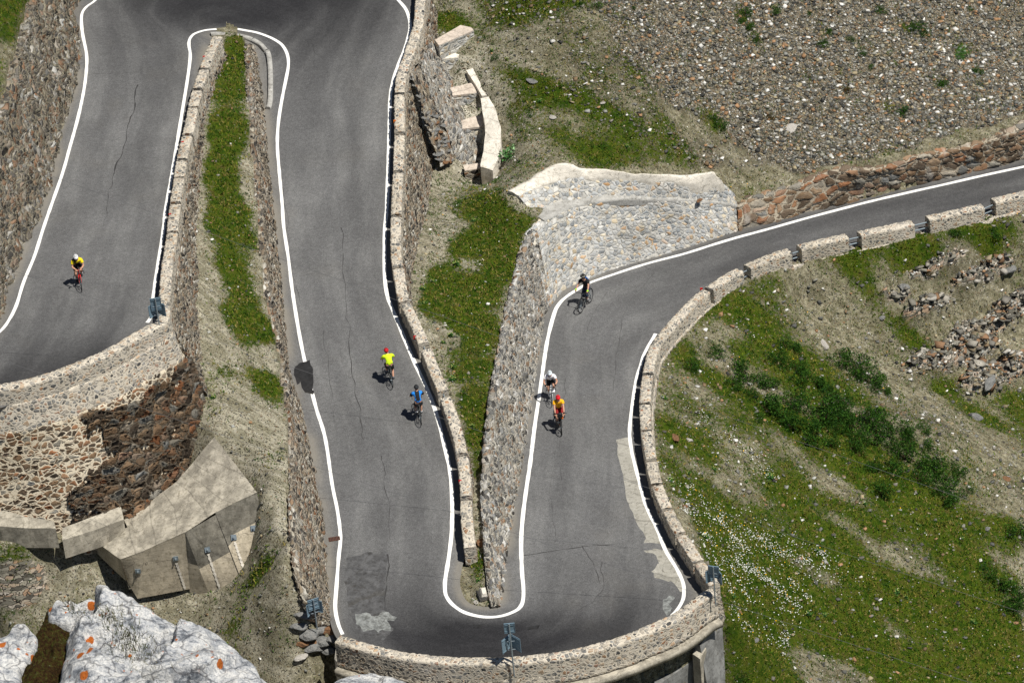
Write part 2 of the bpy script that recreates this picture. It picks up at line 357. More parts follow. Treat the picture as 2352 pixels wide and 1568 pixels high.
def loft(name,rows,mat,ds=.1,parent=None,caps=True,noise=.03,uv0=0,nseed=0,smooth=True):
    rows=[np.asarray(r,float) for r in rows]; N=len(rows[0])
    full=[rows[0]]; vv=[np.zeros(N)]
    for a,b in zip(rows[:-1],rows[1:]):
        d=np.linalg.norm(b-a,axis=1); k=max(1,int(np.median(d)/ds))
        for j in range(1,k+1):
            full.append(a+(b-a)*j/k); vv.append(vv[-1]*0+ (vv[-1]+d/k))
    G=np.array(full); R=len(full)
    U=np.repeat(clen(rows[len(rows)//2])[None]+uv0,R,0); Vv=np.array(vv)
    V=G.reshape(-1,3); i=np.arange(R-1)[:,None]*N+np.arange(N-1)[None]
    F=np.stack([i,i+N,i+N+1,i+1],-1).reshape(-1,4)
    if noise: V=V+np.stack([fbm(V,1.2,3,s+nseed) for s in(21,22,23)],-1)*noise*np.array([1,1,.8])
    uv=np.stack([U,Vv],-1).reshape(-1,2)
    if caps:
        Fl=[tuple(f) for f in F.tolist()]
        Vl=V.tolist(); UV=uv.tolist()
        for col,rev in((0,False),(N-1,True)):
            # cap: strips between first and mirrored rows
            idx=[r*N+col for r in range(R)]
            base=len(Vl); cen=np.mean([V[q] for q in idx],axis=0)
            for q in idx: Vl.append(V[q].tolist()); UV.append([V[q][0]+V[q][1],V[q][2]])
            a,b=0,R-1
            while a+1<b:
                f=[base+a,base+a+1,base+b-1,base+b] if a+1<b-1 else [base+a,base+a+1,base+b]
                Fl.append(tuple(f[::-1] if rev else f)); a+=1;b-=1
        V,F,uv=np.array(Vl),Fl,np.array(UV)
    o=mesh_np(name,V,F,mat,parent,uv=uv,smooth=False)
    me=o.data
    bm=bmesh.new(); bm.from_mesh(me); 
    bmesh.ops.recalc_face_normals(bm,faces=bm.faces) if False else None
    bm.free()
    if smooth: me.polygons.foreach_set('use_smooth',np.ones(len(me.polygons),bool)); 
    return o
def PZ(l): return np.array([P(*q) for q in l])
ORD=['first','second','third','fourth','fifth','sixth','seventh','eighth','ninth','tenth','eleventh','twelfth','thirteenth','fourteenth','fifteenth','sixteenth','seventeenth','eighteenth','nineteenth','twentieth']
for tnum,tens in enumerate(['twenty','thirty','forty','fifty','sixty','seventy','eighty','ninety']):
    if tnum>0: ORD.append(tens[:-1]+'ieth')
    for o_ in ORD[:9]: ORD.append(tens+' '+o_)
# ------------------------------------------------------------ parapets
ZL=dict(A=7,B=2.5,C=-1.5)
def pcurve(px,h,z0):
    return smooth_curve(np.array([onr_leg(x,y,h,z0) for x,y in px]),6)
def block(c,s0,s1,side,h=.85,t=.48,low=.95,nseed=0):
    q=resamp(c,ds=.1,s0=s0,s1=s1); n=normals2(q,side)
    z=np.array([0,0,1.]); j=.02*np.sin(nseed*2.3)
    return [q-z*low+n*.0,q-z*.45+n*.0,q-z*.03,q+n*.04+z*j,q+n*(t/2)+z*(.02+j),q+n*(t-.03)+z*j,q+n*(t+.02)-z*.04,q+n*(t+.03)-z*low]
PA=pcurve([(488,84),(480,100),(467,130),(455,165),(443,200),(433,240),(423,290),(407,357),(397,420),(387,490),(382,543),(372,600),(366,663),(363,700),(364,722),(358,735),(340,745),(300,767),(233,806),(167,833),(117,853),(50,871),(0,880),(-80,890),(-200,900)],.85,8)
PB=pcurve([(958,-40),(955,-10),(953,15),(951,40),(946,67),(928,123),(914,160),(908,187),(905,233),(906,283),(905,333),(903,383),(899,467),(897,523),(898,590),(906,640),(915,690),(934,730),(954,776),(974,823),(1001,890),(1014,923),(1034,983),(1044,1023),(1051,1070),(1056,1112),(1058,1178),(1062,1225),(1066,1258)],.85,3.5)
PC=pcurve([(2440,418),(2352,437),(2265,458),(2252,467),(2115,498),(2097,503),(1954,533),(1817,566),(1699,611),(1615,662),(1560,712),(1501,780),(1488,806),(1479,840),(1474,870),(1470,906),(1469,940),(1472,990),(1480,1040),(1491,1095),(1511,1152),(1541,1212),(1573,1262),(1602,1308),(1628,1345)],.85,-2)
PH=pcurve([(1632,1349),(1606,1362),(1568,1392),(1534,1413),(1484,1435),(1418,1462),(1318,1488),(1218,1503),(1118,1508),(1018,1505),(918,1493),(851,1478),(810,1466),(784,1457)],.85,.8)
def s_at(c,px,py):
    X,Y=proj(c); i=np.argmin((X-px)**2+(Y-py)**2); return clen(c)[i]
ends=[]
def blocks(c,cuts,side,gap,fmt,group,n0=0):
    prev=0
    total=clen(c)[-1]; out=[]
    S=[s_at(c,*q) for q in cuts]; gaps=gap if hasattr(gap,'__len__') else [gap]*len(S)
    edges=[0]; 
    for s_,g in zip(S,gaps): edges+= [s_-g/2,s_+g/2]
    edges.append(total)
    k=len(edges)//2
    for i in range(k):
        a,b=edges[2*i],edges[2*i+1]
        o=loft('stone_parapet',block(c,a,b,side,nseed=i+n0),M['parapet'],uv0=a*1.37,noise=.02,nseed=i)
        tag(o,fmt(i,k),'parapet',group); out.append((o,a,b))
    return out,edges
bA,eA=blocks(PA,[(458,158),(445,205),(433,250),(418,308),(404,362),(396,412),(388,472),(380,532)],-1,[.25]*8,
   lambda i,k:'stone parapet block beside the upper left road leg, %s counting down from the inner hairpin'%ORD[i] if i<k-1 else 'long curved stone parapet round the lower left bend above the tall wall','stone parapet blocks along the roads')
bB,eB=blocks(PB,[(905,215),(904,309),(902,400),(898,498),(904,612),(916,700),(962,795),(1018,903),(1048,1045),(1057,1142)],1 if False else -1,[.22]*6+[.45,.45,.25,.25],
   lambda i,k:'stone parapet block beside the middle road leg, %s counting from the top'%ORD[i],'stone parapet blocks along the roads')
bC,eC=blocks(PC,[(2258,462),(2105,500),(1951,534),(1811,570),(1699,613),(1613,664),(1474,860),(1469,925),(1473,990),(1484,1060),(1497,1112),(1520,1170),(1552,1228),(1590,1290)],-1,[.9,1.0,.7,.6,.5,.3]+[.22]*8,
   lambda i,k:'stone parapet block beside the right hand road leg, %s counting down from the right edge'%ORD[i],'stone parapet blocks along the roads')
o=loft('stone_parapet',block(PH,0,clen(PH)[-1],-1),M['parapet'],noise=.03); tag(o,'long curved stone parapet sweeping round the bottom hairpin','parapet','stone parapet blocks along the roads')
# ------------------------------------------------------------ walls under the parapets
def under(name,c,side,hs,bat,mat,label,t=.48,ds=.1,amp=.04,extra=1.0,s1=None):
    """hs: list of (px,py,height) along the curve"""
    q=resamp(c,ds=.12,s1=s1); n=normals2(q,side)
    X=[s_at(c,a,b) for a,b,_ in hs]; H=[h for *_,h in hs]; o_=np.argsort(X); s=clen(q)
    h=np.interp(s,np.array(X)[o_],np.array(H)[o_])
    for _ in range(3): n=n/np.linalg.norm(n,axis=1)[:,None]
    z=np.array([0,0,1.]); top=q-z*.83
    hb=(h+extra)[:,None]; b=bat if not hasattr(bat,'__call__') else bat(s)[:,None]
    rows=[top+n*.04-z*.5,top+n*.04,top+n*(t+.06),top+n*(t+.06+b*hb)-z*hb]
    o=loft(name,rows,mat,ds=ds,noise=amp); tag(o,label,'retaining wall'); return rows
cutA=s_at(PA,364,722)
SAc=s_at(PA,350,742)
rA=under('retaining_wall',PA,-1,[(482,84,.0),(467,130,.05),(443,200,.25),(407,357,.6),(387,490,1.4),(372,600,2.1),(363,700,2.6),(364,722,2.9)],.3,M['wall_mixed'],'narrow brown stone wall dropping from the upper left road to the grass strip',s1=s_at(PA,364,722)+.1)
# big south wall round the bend
qs=resamp(PA,ds=.07,s0=s_at(PA,364,722)-.1); 
ns=normals2(qs,-1)
X=[s_at(PA,a,b) for a,b in((364,722),(358,735),(340,745),(300,767),(233,806),(117,853),(0,880),(-200,900))]
ss=clen(qs)+s_at(PA,364,722)-.1
hS=np.interp(ss,X,[3.6,4.6,5.8,6.6,7.0,6.9,6.3,6.0])
z1=np.array([0,0,1.]); top=qs-z1*.83
sm=np.copy(ns)
for _ in range(8): sm=np.vstack([sm[:1],(sm[:-2]+sm[1:-1]+sm[2:])/3,sm[-1:]])
ns=sm/np.linalg.norm(sm,axis=1)[:,None]
def srow(h): return top+ns*(.54+.2*h)-z1*h
hS=hS[:,None]
r1=[top+ns*.04-z1*.5,top+ns*.04,srow(0),srow(1.3)]
o=loft('retaining_wall',r1,M['parapet'],ds=.08,noise=.03); tag(o,'light mortared stone band just below the parapet of the lower left bend','retaining wall')
r2=[srow(1.2),srow(1.32)+ns*.05,srow(hS*.62)+ns*.02,srow(hS+.8)]
iw=len(qs)-1
cut=int(np.searchsorted(ss,s_at(PA,196,823)))
oo=loft('rubble_wall',[r[:cut+50]+ns[:cut+50]*.2 for r in r2],M['wall_rubble'],ds=.07,noise=.16,caps=False)
_bm=bmesh.new(); _bm.from_mesh(oo.data); _c=r2[0][cut]; _cx=clen(r2[len(r2)//2])[cut]
_ul=_bm.loops.layers.uv.active
_del=[f for f in _bm.faces if f.loops[0][_ul].uv.x>_cx+1.5*vn([[f.loops[0][_ul].uv.y*.9,1.,2.]],5)[0]+.55*vn([[f.loops[0][_ul].uv.y*3.1,f.loops[0][_ul].uv.x*2.,4.]],6)[0]+1.6 or f.loops[0][_ul].uv.y<.25+.35*vn([[f.loops[0][_ul].uv.x*1.1,7.,2.]],8)[0]]
bmesh.ops.delete(_bm,geom=_del,context='FACES'); _bm.to_mesh(oo.data); _bm.free()
tag(oo,'tall dark brown rubble wall bulging round the lower left bend','rubble wall')
oo=loft('rubble_wall',[r for r in r2],M['wall_pointed'],ds=.08,noise=.05); tag(oo,'brown stone wall with thick cream mortar joints at the left edge','rubble wall')
rB=under('retaining_wall',PB,-1,[(953,-40,2.5),(951,33,3.2),(928,123,3.4),(906,233,3.6),(904,383,3.0),(896,523,1.9),(908,640,.8),(934,730,.5),(1066,1258,.3)],.3,M['wall_mixed'],'rough stone wall dropping from the middle road to the central grass slope')
rC=under('retaining_wall',PC,-1,[(2352,437,.1),(1817,566,.15),(1615,662,.3),(1501,780,.5),(1470,950,.5),(1602,1308,.8)],.12,M['parapet'],'low stone footing wall under the outer parapets of the right hand road')
# the overhanging ledge round the bottom hairpin
q=resamp(PH,ds=.1); n=normals2(q,-1); top=q-z1*.83
o=loft('retaining_wall',[top+n*.04-z1*.3,top+n*.04,top+n*.49,top+n*.54-z1*.42,top+n*.45-z1*.44,top-n*1.2-z1*.44],M['parapet'],noise=.03); tag(o,'stone band under the long curved parapet of the bottom hairpin','retaining wall')
o=loft('concrete_slab',[top-n*1.4-z1*.48,top+n*.42-z1*.48,top+n*.78-z1*.5,top+n*.8-z1*.78,top-n*1.4-z1*.8],M['concrete'],noise=.02); tag(o,'overhanging concrete slab edge carrying the bottom hairpin','slab')
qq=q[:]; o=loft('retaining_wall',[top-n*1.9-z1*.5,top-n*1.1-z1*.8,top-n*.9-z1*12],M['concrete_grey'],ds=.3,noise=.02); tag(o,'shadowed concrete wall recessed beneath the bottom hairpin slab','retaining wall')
# ------------------------------------------------------------ retaining walls above the road (uphill side)
def retain(name,pairs,mat,label,thick=.5,amp=.06,ds=.09,cap=.0,n=8):
    T=catmull(PZ([p[:3] for p in pairs]),n)
    B=[]
    for p in pairs:
        z=ZZ=p[5] if len(p)>5 else None
        B.append(onr_leg(p[3],p[4],-.02,p[2]-1.5))
    B=catmull(np.array(B),n)
    N=max(40,int(clen(T)[-1]/.1)); f=np.linspace(0,1,N); idx=np.linspace(0,len(T)-1,N)
    T=np.stack([np.interp(idx,np.arange(len(T)),T[:,i]) for i in range(3)],-1); B=np.stack([np.interp(idx,np.arange(len(B)),B[:,i]) for i in range(3)],-1)
    out=T-B; out[:,2]=0; 
    nn=normals2(T,1); sgn=np.sign(np.sum(nn*out,axis=1).sum()); nn=nn*sgn
    for _ in range(10): nn=np.vstack([nn[:1],(nn[:-2]+nn[1:-1]+nn[2:])/3,nn[-1:]])
    nn/=np.linalg.norm(nn,axis=1)[:,None]
    d=(B-T); low=B+d/np.maximum(np.linalg.norm(d,axis=1),.3)[:,None]*.4
    rows=[T+nn*thick-z1*1.0,T+nn*thick+z1*.02,T+z1*cap,B,low]
    o=loft(name,rows,mat,ds=ds,noise=amp); tag(o,label,'retaining wall'); return T,B,nn
WBL=[(573,100,4.45,586,108),(578,167,4.7,602,205),(580,233,4.75,611,290),(587,333,4.55,621,397),(600,467,4.2,636,536),(610,590,3.85,650,664),(620,683,3.5,656,755),(645,790,3.05,667,850),(660,890,2.95,700,970),(677,1045,3.1,741,1177),(680,1245,2.7,757,1352),(703,1355,1.9,757,1405),(717,1385,1.3,762,1425)]
TBL,BBL,NBL=retain('retaining_wall',WBL,M['wall_mixed'],'long rough stone wall between the grass strip and the middle road',thick=.3)
WCLa=[(1143,1388,.1,1148,1393),(1134,1345,.35,1154,1372),(1128,1278,.75,1158,1325),(1124,1212,1.1,1164,1282),(1119,1145,1.3,1174,1215),(1124,1045,1.5,1186,1140),(1134,923,1.6,1203,1045),(1154,816,1.4,1218,945),(1174,710,1.1,1237,830),(1198,606,.9,1250,735),(1221,543,1.1,1258,712),(1232,530,1.1,1264,703)]
WCL=[(1221,543,1.1,1258,712),(1251,510,1.1,1276,688),(1284,493,1.0,1305,662),(1334,473,.9,1350,642),(1401,462,.7,1415,618),(1484,460,.1,1495,594),(1568,463,-.5,1579,569),(1635,468,-1.4,1645,548),(1690,474,-2.1,1695,531)]
TCa,BCa,NCa=retain('retaining_wall',WCLa,M['wall_east'],'long rough masonry wall between the central grass and the right hand road',thick=.26)
TCL,BCL,NCL=retain('retaining_wall',WCL,M['wall_new'],'tall pale new masonry wall curving round the bend of the right hand road',thick=.4)
_k=[i for i in range(len(TCa)) if proj(TCa[i:i+1])[1][0]>545]
TCL=np.vstack([TCa[_k]+NCa[_k]*-.17,TCL]); NCL=np.vstack([NCa[_k],NCL])
WCF=[(1692,474,-2.1,1697,531),(1720,466,-2.15,1727,522),(1802,438,-2.2,1812,500),(1836,428,-2.15,1846,491),(1932,397,-1.9,1942,467),(2002,391,-2.2,2010,449),(2062,381,-2.5,2070,434),(2119,361,-2.5,2129,420),(2202,345,-2.9,2210,402),(2302,315,-2.9,2312,378),(2352,292,-2.8,2362,364),(2450,260,-3.0,2460,340)]
TCF,BCF,NCF=retain('boulder_wall',WCF,M['wall_far'],'wall of large brown boulders above the far right road',thick=.5,amp=.12)
WAL=[(150,-330,9.0,250,-120),(95,-180,9.0,177,33),(105,-80,9.2,186,117),(79,11,9.6,167,227),(55,90,9.9,140,300),(42,151,10.3,130,372),(9,267,10.7,97,483),(-45,390,11.2,45,600),(-85,500,11.7,7,720),(-190,600,12.,-60,820)]
TAL,BAL,NAL=retain('rocky_wall',WAL,M['wall_bank'],'rough mossy stone bank wall along the left side of the upper road',thick=.6,amp=.3)
# upper tier of the new wall and the pale render rim
UT=PZ([(1191,450,1.9),(1251,423,1.9),(1334,407,1.9),(1418,412,1.45),(1500,416,.9),(1568,421,.35),(1662,427,-.8),(1690,468,-2.0)])
UB=PZ([(1228,497,1.1),(1268,475,1.05),(1334,459,.95),(1418,453,.65),(1500,453,.1),(1568,457,-.45),(1650,463,-1.5),(1694,473,-2.1)])
UT,UB=catmull(UT,10),catmull(UB,10)
nn=normals2(UT,1); nn*=np.sign(((UT-UB)*nn).sum())
o=loft('retaining_wall',[UT+nn*.5-z1*.8,UT+nn*.45,UT,UB,UB+(UB-UT)*.2],M['wall_new'],ds=.09,noise=.04); tag(o,'low upper tier of pale masonry set back above a ledge','retaining wall')
LT=PZ([(1251,510,1.1),(1284,493,1.0),(1334,473,.9),(1418,461,.65),(1500,461,.0),(1568,463,-.5),(1640,468,-1.45),(1694,475,-2.12)])
LT=catmull(LT,10)
o=loft('ledge',[LT+z1*-.3,LT+z1*.09,UB+z1*.09+nn*.3,UB+nn*.3-z1*.3],M['kerb'],ds=.12,noise=.03); tag(o,'grey mortar ledge between the two tiers of the pale wall','ledge')
RMT=PZ([(1165,440,1.95),(1218,408,2.2),(1281,376,2.6),(1351,387,2.2),(1451,397,1.65),(1568,403,.7),(1632,398,.2),(1655,418,-.5)])
RMB=PZ([(1191,452,1.85),(1245,427,1.9),(1320,409,1.9),(1370,409,1.75),(1451,414,1.25),(1568,421,.38),(1640,426,-.5),(1664,428,-.8)])
RMT,RMB=catmull(RMT,10),catmull(RMB,10)
RMT[:,2]+=fbm(RMT,1.5,3,4)*.12; RMT[:,0]+=fbm(RMT,1.9,3,9)*.2
o=loft('render_rim',[RMT-z1*.7,RMT,(RMT+RMB)/2+z1*.1,RMB+z1*.03,RMB-z1*.5],M['plaster'],ds=.1,noise=.09); tag(o,'cream rendered rim along the top of the pale masonry wall','render rim')
def off(c,side,d): return c+normals2(c,side)*d
# ------------------------------------------------------------ terrain
def TPS(ctrl,lam=.02):
    C=np.array([c[1] if c[0]=='w' else P(*c) for c in ctrl]); xy=C[:,:2]; n=len(C)
    def K(a,b):
        r=np.sqrt(((a[:,None]-b[None])**2).sum(-1)); return r         # linear (biharmonic-in-3D) kernel: calm extrapolation
    A=np.zeros((n+3,n+3)); A[:n,:n]=K(xy,xy)-lam*np.eye(n); A[:n,n]=1; A[:n,n+1:]=xy; A[n,:n]=1; A[n+1:,:n]=xy.T
    w=np.linalg.solve(A,np.r_[C[:,2],0,0,0])
    def f(Q):
        out=np.empty(len(Q))
        for i in range(0,len(Q),40000):
            q=Q[i:i+40000]; out[i:i+40000]=K(q,xy)@w[:n]+w[n]+q@w[n+1:]
        return out
    return f
def plane_pt(px,py,a,g):   # a=anchor xyz, g=gradient
    d=ray(px,py); nrm=np.array([-g[0],-g[1],1.]); t=((np.array(a)-CAM)@nrm)/(d@nrm); return (px,py,(CAM+d*t)[2])
gU=(-.42,.40)
aU=P(1800,400,-1.9)
aU2=P(1500,392,1.3)
far=[plane_pt(x,y,aU,gU) for x,y in((2352,0),(2000,0),(2000,200),(2352,200),(1750,200),(2600,100),(1700,60),(2300,-250),(1700,-250))]
aU3=P(1240,340,2.6)
far+=[plane_pt(x,y,aU3,(-.42,.30)) for x,y in((1400,180),(1300,60),(1250,-150),(1500,280))]
CU=[(985,20,3.2),(1025,100,3.0),(1060,142,2.6),(1035,178,1.75),(1085,180,1.85),(1055,257,1.1),(1100,257,.95),(1046,368,.25),(1062,345,.3),(1085,264,1.),(1075,342,-.15),(1105,345,-.15),(1080,372,-.15),(1080,414,-.55),(1122,424,-.4),(1160,330,.75),(1160,385,.6),(1130,240,1.8),(1112,190,2.4),(1010,400,.35),(1268,480,.5),(1334,462,.3),(1358,436,.4),(1300,442,.6),(1410,432,.2),(1480,434,-.2),(1401,455,.0),(1484,455,-.6),(1568,459,-1.2),(1640,466,-2.0),(1006,500,.8),(985,640,1.6),(955,705,1.95),(1000,790,1.6),(1030,860,1.35),(1060,950,1.0),(1085,1100,.65),(1095,1258,.3),(1090,1340,.15),(1085,1375,.05),(1120,1388,.0),
 (1221,543,1.0),(1198,606,.8),(1174,710,1.0),(1154,816,1.3),(1134,923,1.5),(1128,1045,1.4),(1119,1145,1.2),(1124,1212,1.0),(1128,1278,.65),(1138,1345,.3),
 (1191,455,1.7),(1110,520,.9),(1120,600,.9),(1110,700,1.1),(1150,440,1.4),(1165,438,1.8),(1218,408,2.1),(1281,376,2.2),(1351,387,1.65),(1451,397,1.3),(1568,403,.6),(1655,425,-.7),(1702,466,-2.1),(1836,425,-2.1),(2002,388,-2.1),(2119,358,-2.4),(2302,312,-2.8),(2450,255,-2.9),
 (1190,330,1.4),(1170,200,2.5),(1110,60,3.2),(1000,-100,3.4),(900,-350,4.0),(1300,455,1.0),(1600,440,-.9)]+far
WZ=[(150,-330,9.0),(95,-180,9.0),(105,-80,9.2),(79,11,9.6),(55,90,9.9),(42,151,10.3),(9,267,10.7),(-45,390,11.2),(-85,500,11.7),(-190,600,12.),(0,0,11.0),(-60,100,12),(-300,200,16),(-300,-300,15),(-500,500,18),(300,-450,8.5),(700,-450,6.5)]
aL=P(1950,900,-6.6)
lowR=[plane_pt(x,y,P(1560,1000,-2.9),(-.42,.26)) for x,y in((1700,1000),(1700,1200),(1900,1200),(1900,1500),(2352,1500),(2352,1200),(2100,1000),(2600,1300),(2100,1750),(1750,1500),(1800,1750))]
CLW=[(503,127,4.65),(493,173,4.95),(480,217,5.05),(468,290,5.35),(470,433,5.3),(472,560,5.3),(472,700,5.2),(468,840,4.8),(480,957,4.1),(487,1006,3.8),
 (540,150,4.65),(573,120,4.4),(578,167,4.65),(580,233,4.7),(587,333,4.5),(600,467,4.15),(610,590,3.8),(620,683,3.45),(645,790,3.0),(660,890,3.0),(672,1045,3.15),(672,1245,2.8),(695,1355,1.95),(712,1385,1.3),
 (560,900,3.9),(600,1000,3.55),(620,1100,3.2),(655,1290,2.55),(600,1140,3.05),(630,1190,3.0),(628,1282,1.9),(612,1305,1.4),(560,1180,1.4),(500,1150,1.),(450,1190,.8),(380,1220,.5),(300,1250,.2),(560,1290,.0),(655,1340,1.9),(690,1385,1.4),(640,1400,1.0),(600,1440,.0),(700,1435,.5),(748,1430,.3),
 (0,1178,3.0),(-200,1190,3.4),(130,1200,2.5),(250,1175,1.9),(360,1138,1.3),(420,1100,1.6),(0,1262,2.3),(60,1260,2.1),(125,1255,1.7),(160,1278,1.1),(210,1256,.8),(100,1330,.4),(0,1380,.2),(220,1320,-.1),(-120,1262,2.5),(300,1390,-1.3),(450,1400,-1.6),(560,1345,.2),(-300,1400,1),(0,1500,-2.5),
 (690,1500,-.5),(760,1530,-1.9),(600,1500,-1.0),(800,1600,-4.5),(500,1560,-2.6),(1000,1700,-9),(1400,1750,-10),(1650,1600,-7.5),(300,1700,-6),
 (1670,1400,-2.6),
 (2200,700,-7.5),(2000,760,-6.6),(1850,700,-5.4),(2352,700,-8.6),(2352,900,-10.5),(2150,900,-8.8),(2500,400,-6.3)]+lowR
_q=resamp(off(PC,-1,.75),ds=1.2); _s=np.linspace(0,1,len(_q))
CLW=CLW+[('w',q_-np.array([0,0,.85+(.1 if f_<.45 else .1+(f_-.45)*1.4)])) for q_,f_ in zip(_q,_s)]
fU,fW,fL=TPS(CU),TPS(WZ),TPS(CLW)
def _dummy(): pass
def axis(a,b,s,ext,k=1.16):
    c=list(np.arange(a,b+1e-6,s)); st=s
    lo=[];x=a
    while x>-ext: st*=k; x-=st; lo.append(x)
    st=s;hi=[];x=b
    while x<ext: st*=k; x+=st; hi.append(x)
    return np.array(lo[::-1]+c+hi)
GX=axis(-31,37,.17,170); GY=axis(-31,47,.17,190)
XX,YY=np.meshgrid(GX,GY); Q=np.c_[XX.ravel(),YY.ravel()]
def inpoly(Q,poly):
    r=np.zeros(len(Q),bool); x,y=Q[:,0],Q[:,1]; n=len(poly)
    for i in range(n):
        x1,y1=poly[i][:2]; x2,y2=poly[(i+1)%n][:2]
        if y1==y2: continue
        c=((y1>y)!=(y2>y))&(x<(x2-x1)*(y-y1)/(y2-y1)+x1); r^=c
    return r
pa=resamp(off(PA,-1,.25),ds=.3); pb=resamp(off(PB,-1,.25),ds=.3); pc=resamp(off(PC,-1,.25),ds=.3); ph=resamp(off(PH,-1,.25),ds=.3)
tbl=resamp(TBL+NBL*.16,ds=.3); tcl=resamp(TCL+NCL*.32,ds=.3); tcf=resamp(TCF+NCF*.28,ds=.3); tal=resamp(TAL+NAL*.3,ds=.3)
# upper region: right of middle-road parapet, above the right road's uphill wall
polyU=[(-3.5,34),(-30,47),(-60,120),(-60,400),(400,400),(400,120)]
pcf=[tuple(p[:2]) for p in tcf]; 
polyU=[tuple(p[:2]) for p in pb]+[tuple(onr_leg(1082,1385,0,0)[:2])]+[tuple(p[:2]) for p in tcl]+pcf+[(60,36),(400,150),(400,400),(-400,400),(-60,80),(-32,46),(-20,41.5),(-8,40.5),(-1.5,36)]
polyW=[tuple(p[:2]) for p in tal]+[(-60,-14),(-400,-14),(-400,400),(-60,80),(-32,46)]
polyL=[tuple(p[:2]) for p in pa][::-1]
h1=[onr_leg(*q,0,4.5)[:2] for q in((560,95),(520,88))]
polyL=[tuple(p[:2]) for p in tbl]+[tuple(onr_leg(778,1452,0,.2)[:2])]+[tuple(p[:2]) for p in ph][::-1]+[tuple(p[:2]) for p in pc][::-1]+[(60,31),(400,120),(400,-400),(-400,-400),(-400,-12),(-60,-12)]+[tuple(p[:2]) for p in pa][::-1]+[tuple(p) for p in h1[::-1]]
mU=inpoly(Q,polyU); mW=inpoly(Q,polyW)&~mU; mL=inpoly(Q,polyL)&~mU&~mW
rest=~(mU|mW|mL)
Z=np.zeros(len(Q))
Z[mU]=fU(Q[mU]); Z[mW]=fW(Q[mW]); Z[mL]=fL(Q[mL])
rc=RC[::3]; idx=np.where(rest)[0]
for i in range(0,len(idx),20000):
    j=idx[i:i+20000]; d=((Q[j][:,None]-rc[None,:,:2])**2).sum(-1); Z[j]=rc[d.argmin(1),2]-.3
Z=np.clip(Z,-60,70)
T3=np.c_[Q,Z]
amp=np.where(rest,0,1.)
# keep calm near the walls
n1=fbm(T3*np.array([1,1,0]),.28,5,31); n2=fbm(T3*np.array([1,1,0]),1.4,4,32)
# rocky gully ribs at the right
PX,PY=proj(T3)
def blob(x,y,rx,ry,ang=0,soft=.5):
    a=math.radians(ang); u=(PX-x)*math.cos(a)+(PY-y)*math.sin(a); v=-(PX-x)*math.sin(a)+(PY-y)*math.cos(a)
    return sstep(1+soft,1-soft,np.sqrt((u/rx)**2+(v/ry)**2))
rib=np.zeros(len(Q))
for a in((2190,830,110,30,-12),(2250,770,110,22,-25),(2130,720,60,18,-20),(2290,870,90,30,-20),(2260,640,90,14,-25),(2170,620,60,10,-25),(2320,720,70,26,-30),(2120,640,40,10,0),(2060,690,35,10,10)):
    rib=np.maximum(rib,blob(*a,soft=.35))
rib*=mL
low=(mL&(PX<760)&(PY>1230))
crag=blob(35,1340,80,60,0,.4)*mL
dz=amp*(n1*.22+n2*.06)
ter=np.abs(fbm(np.c_[Q[:,0]*.5+Q[:,1]*.9,Q[:,1]*2.2-Q[:,0]*1.2,Q[:,0]*0],1.1,3,41))
dz+=rib*(.75*sstep(.02,.3,ter)+.35*fbm(T3*np.array([1,1,0]),2.4,4,42)+.15)
dz+=crag*(.7*fbm(T3*np.array([1,1,0]),1.4,4,43))
Z=Z+dz; T3[:,2]=Z
# ---- surface cover masks (grass, scree, soil), as real patches on the ground
PX,PY=proj(T3)
def poly_mask(pts,soft=14,ww=26,seed=0):
    x=PX+vn(np.c_[PX/ww,PY/ww,PX*0],50+seed)*ww*.5+vn(np.c_[PX/9,PY/9,PX*0],60+seed)*6; y=PY+vn(np.c_[PX/ww,PY/ww,PX*0+9],51+seed)*ww*.5+vn(np.c_[PX/9,PY/9,PX*0],61+seed)*6
    return inpoly(np.c_[x,y],pts).astype(float)
FA=Q[:,0]*.8-Q[:,1]*.6; FC=Q[:,0]*.6+Q[:,1]*.8
sk=fbm(np.c_[FA*.13,FC*.75,Q[:,0]*0],1,5,81,.6); sk2=fbm(np.c_[FA*.5,FC*2.,Q[:,0]*0],1,4,83,.6)
near=(PX>-400)&(PX<2750)&(PY>-400)&(PY<1950)
g=np.zeros(len(Q)); fl=np.zeros(len(Q)); scree=np.zeros(len(Q)); bright=np.zeros(len(Q))
nA=fbm(T3*np.array([1,1,0]),.5,5,71); nB=fbm(T3*np.array([1,1,0]),1.7,4,72)
# strip between upper road and middle road
G=lambda pts,v=1.,s=0: poly_mask(pts,seed=s)*v
strip=np.maximum.reduce([G([(500,80),(580,90),(582,240),(580,330),(560,380),(550,450),(585,500),(590,560),(580,620),(600,700),(650,770),(640,790),(560,770),(575,800),(600,850),(660,880),(665,960),(610,940),(560,860),(555,780),(520,740),(510,640),(475,520),(470,300),(490,180)]),.55*G([(470,500),(520,700),(560,800),(540,700),(500,560)],1,1)])
g=np.maximum(g,strip*mL*(PX<700)*np.clip(1.02+.7*nA+.5*nB,0,1))
g=np.maximum(g,mL*G([(472,895),(515,895),(515,920),(470,920)],.9,2))
# centre grass
cen=np.maximum.reduce([G([(1085,500),(1150,470),(1240,500),(1215,560),(1195,640),(1165,720),(1158,790),(1080,800),(1020,740),(960,720),(975,640),(1010,600),(1050,540)],1,3),G([(1000,790),(1150,800),(1130,960),(1110,1040),(1085,1060),(1060,960),(1020,860)],.85,4),G([(1070,1040),(1120,1040),(1110,1180),(1090,1200),(1080,1120)],.75,5),G([(1066,1262),(1120,1262),(1110,1345),(1085,1385),(1065,1330)],.9,6),G([(1010,430),(1150,430),(1200,500),(1080,520),(1030,500)],.55,7)])
g=np.maximum(g,cen*mU*np.clip(1.02+.8*nA+.6*nB,0,1))
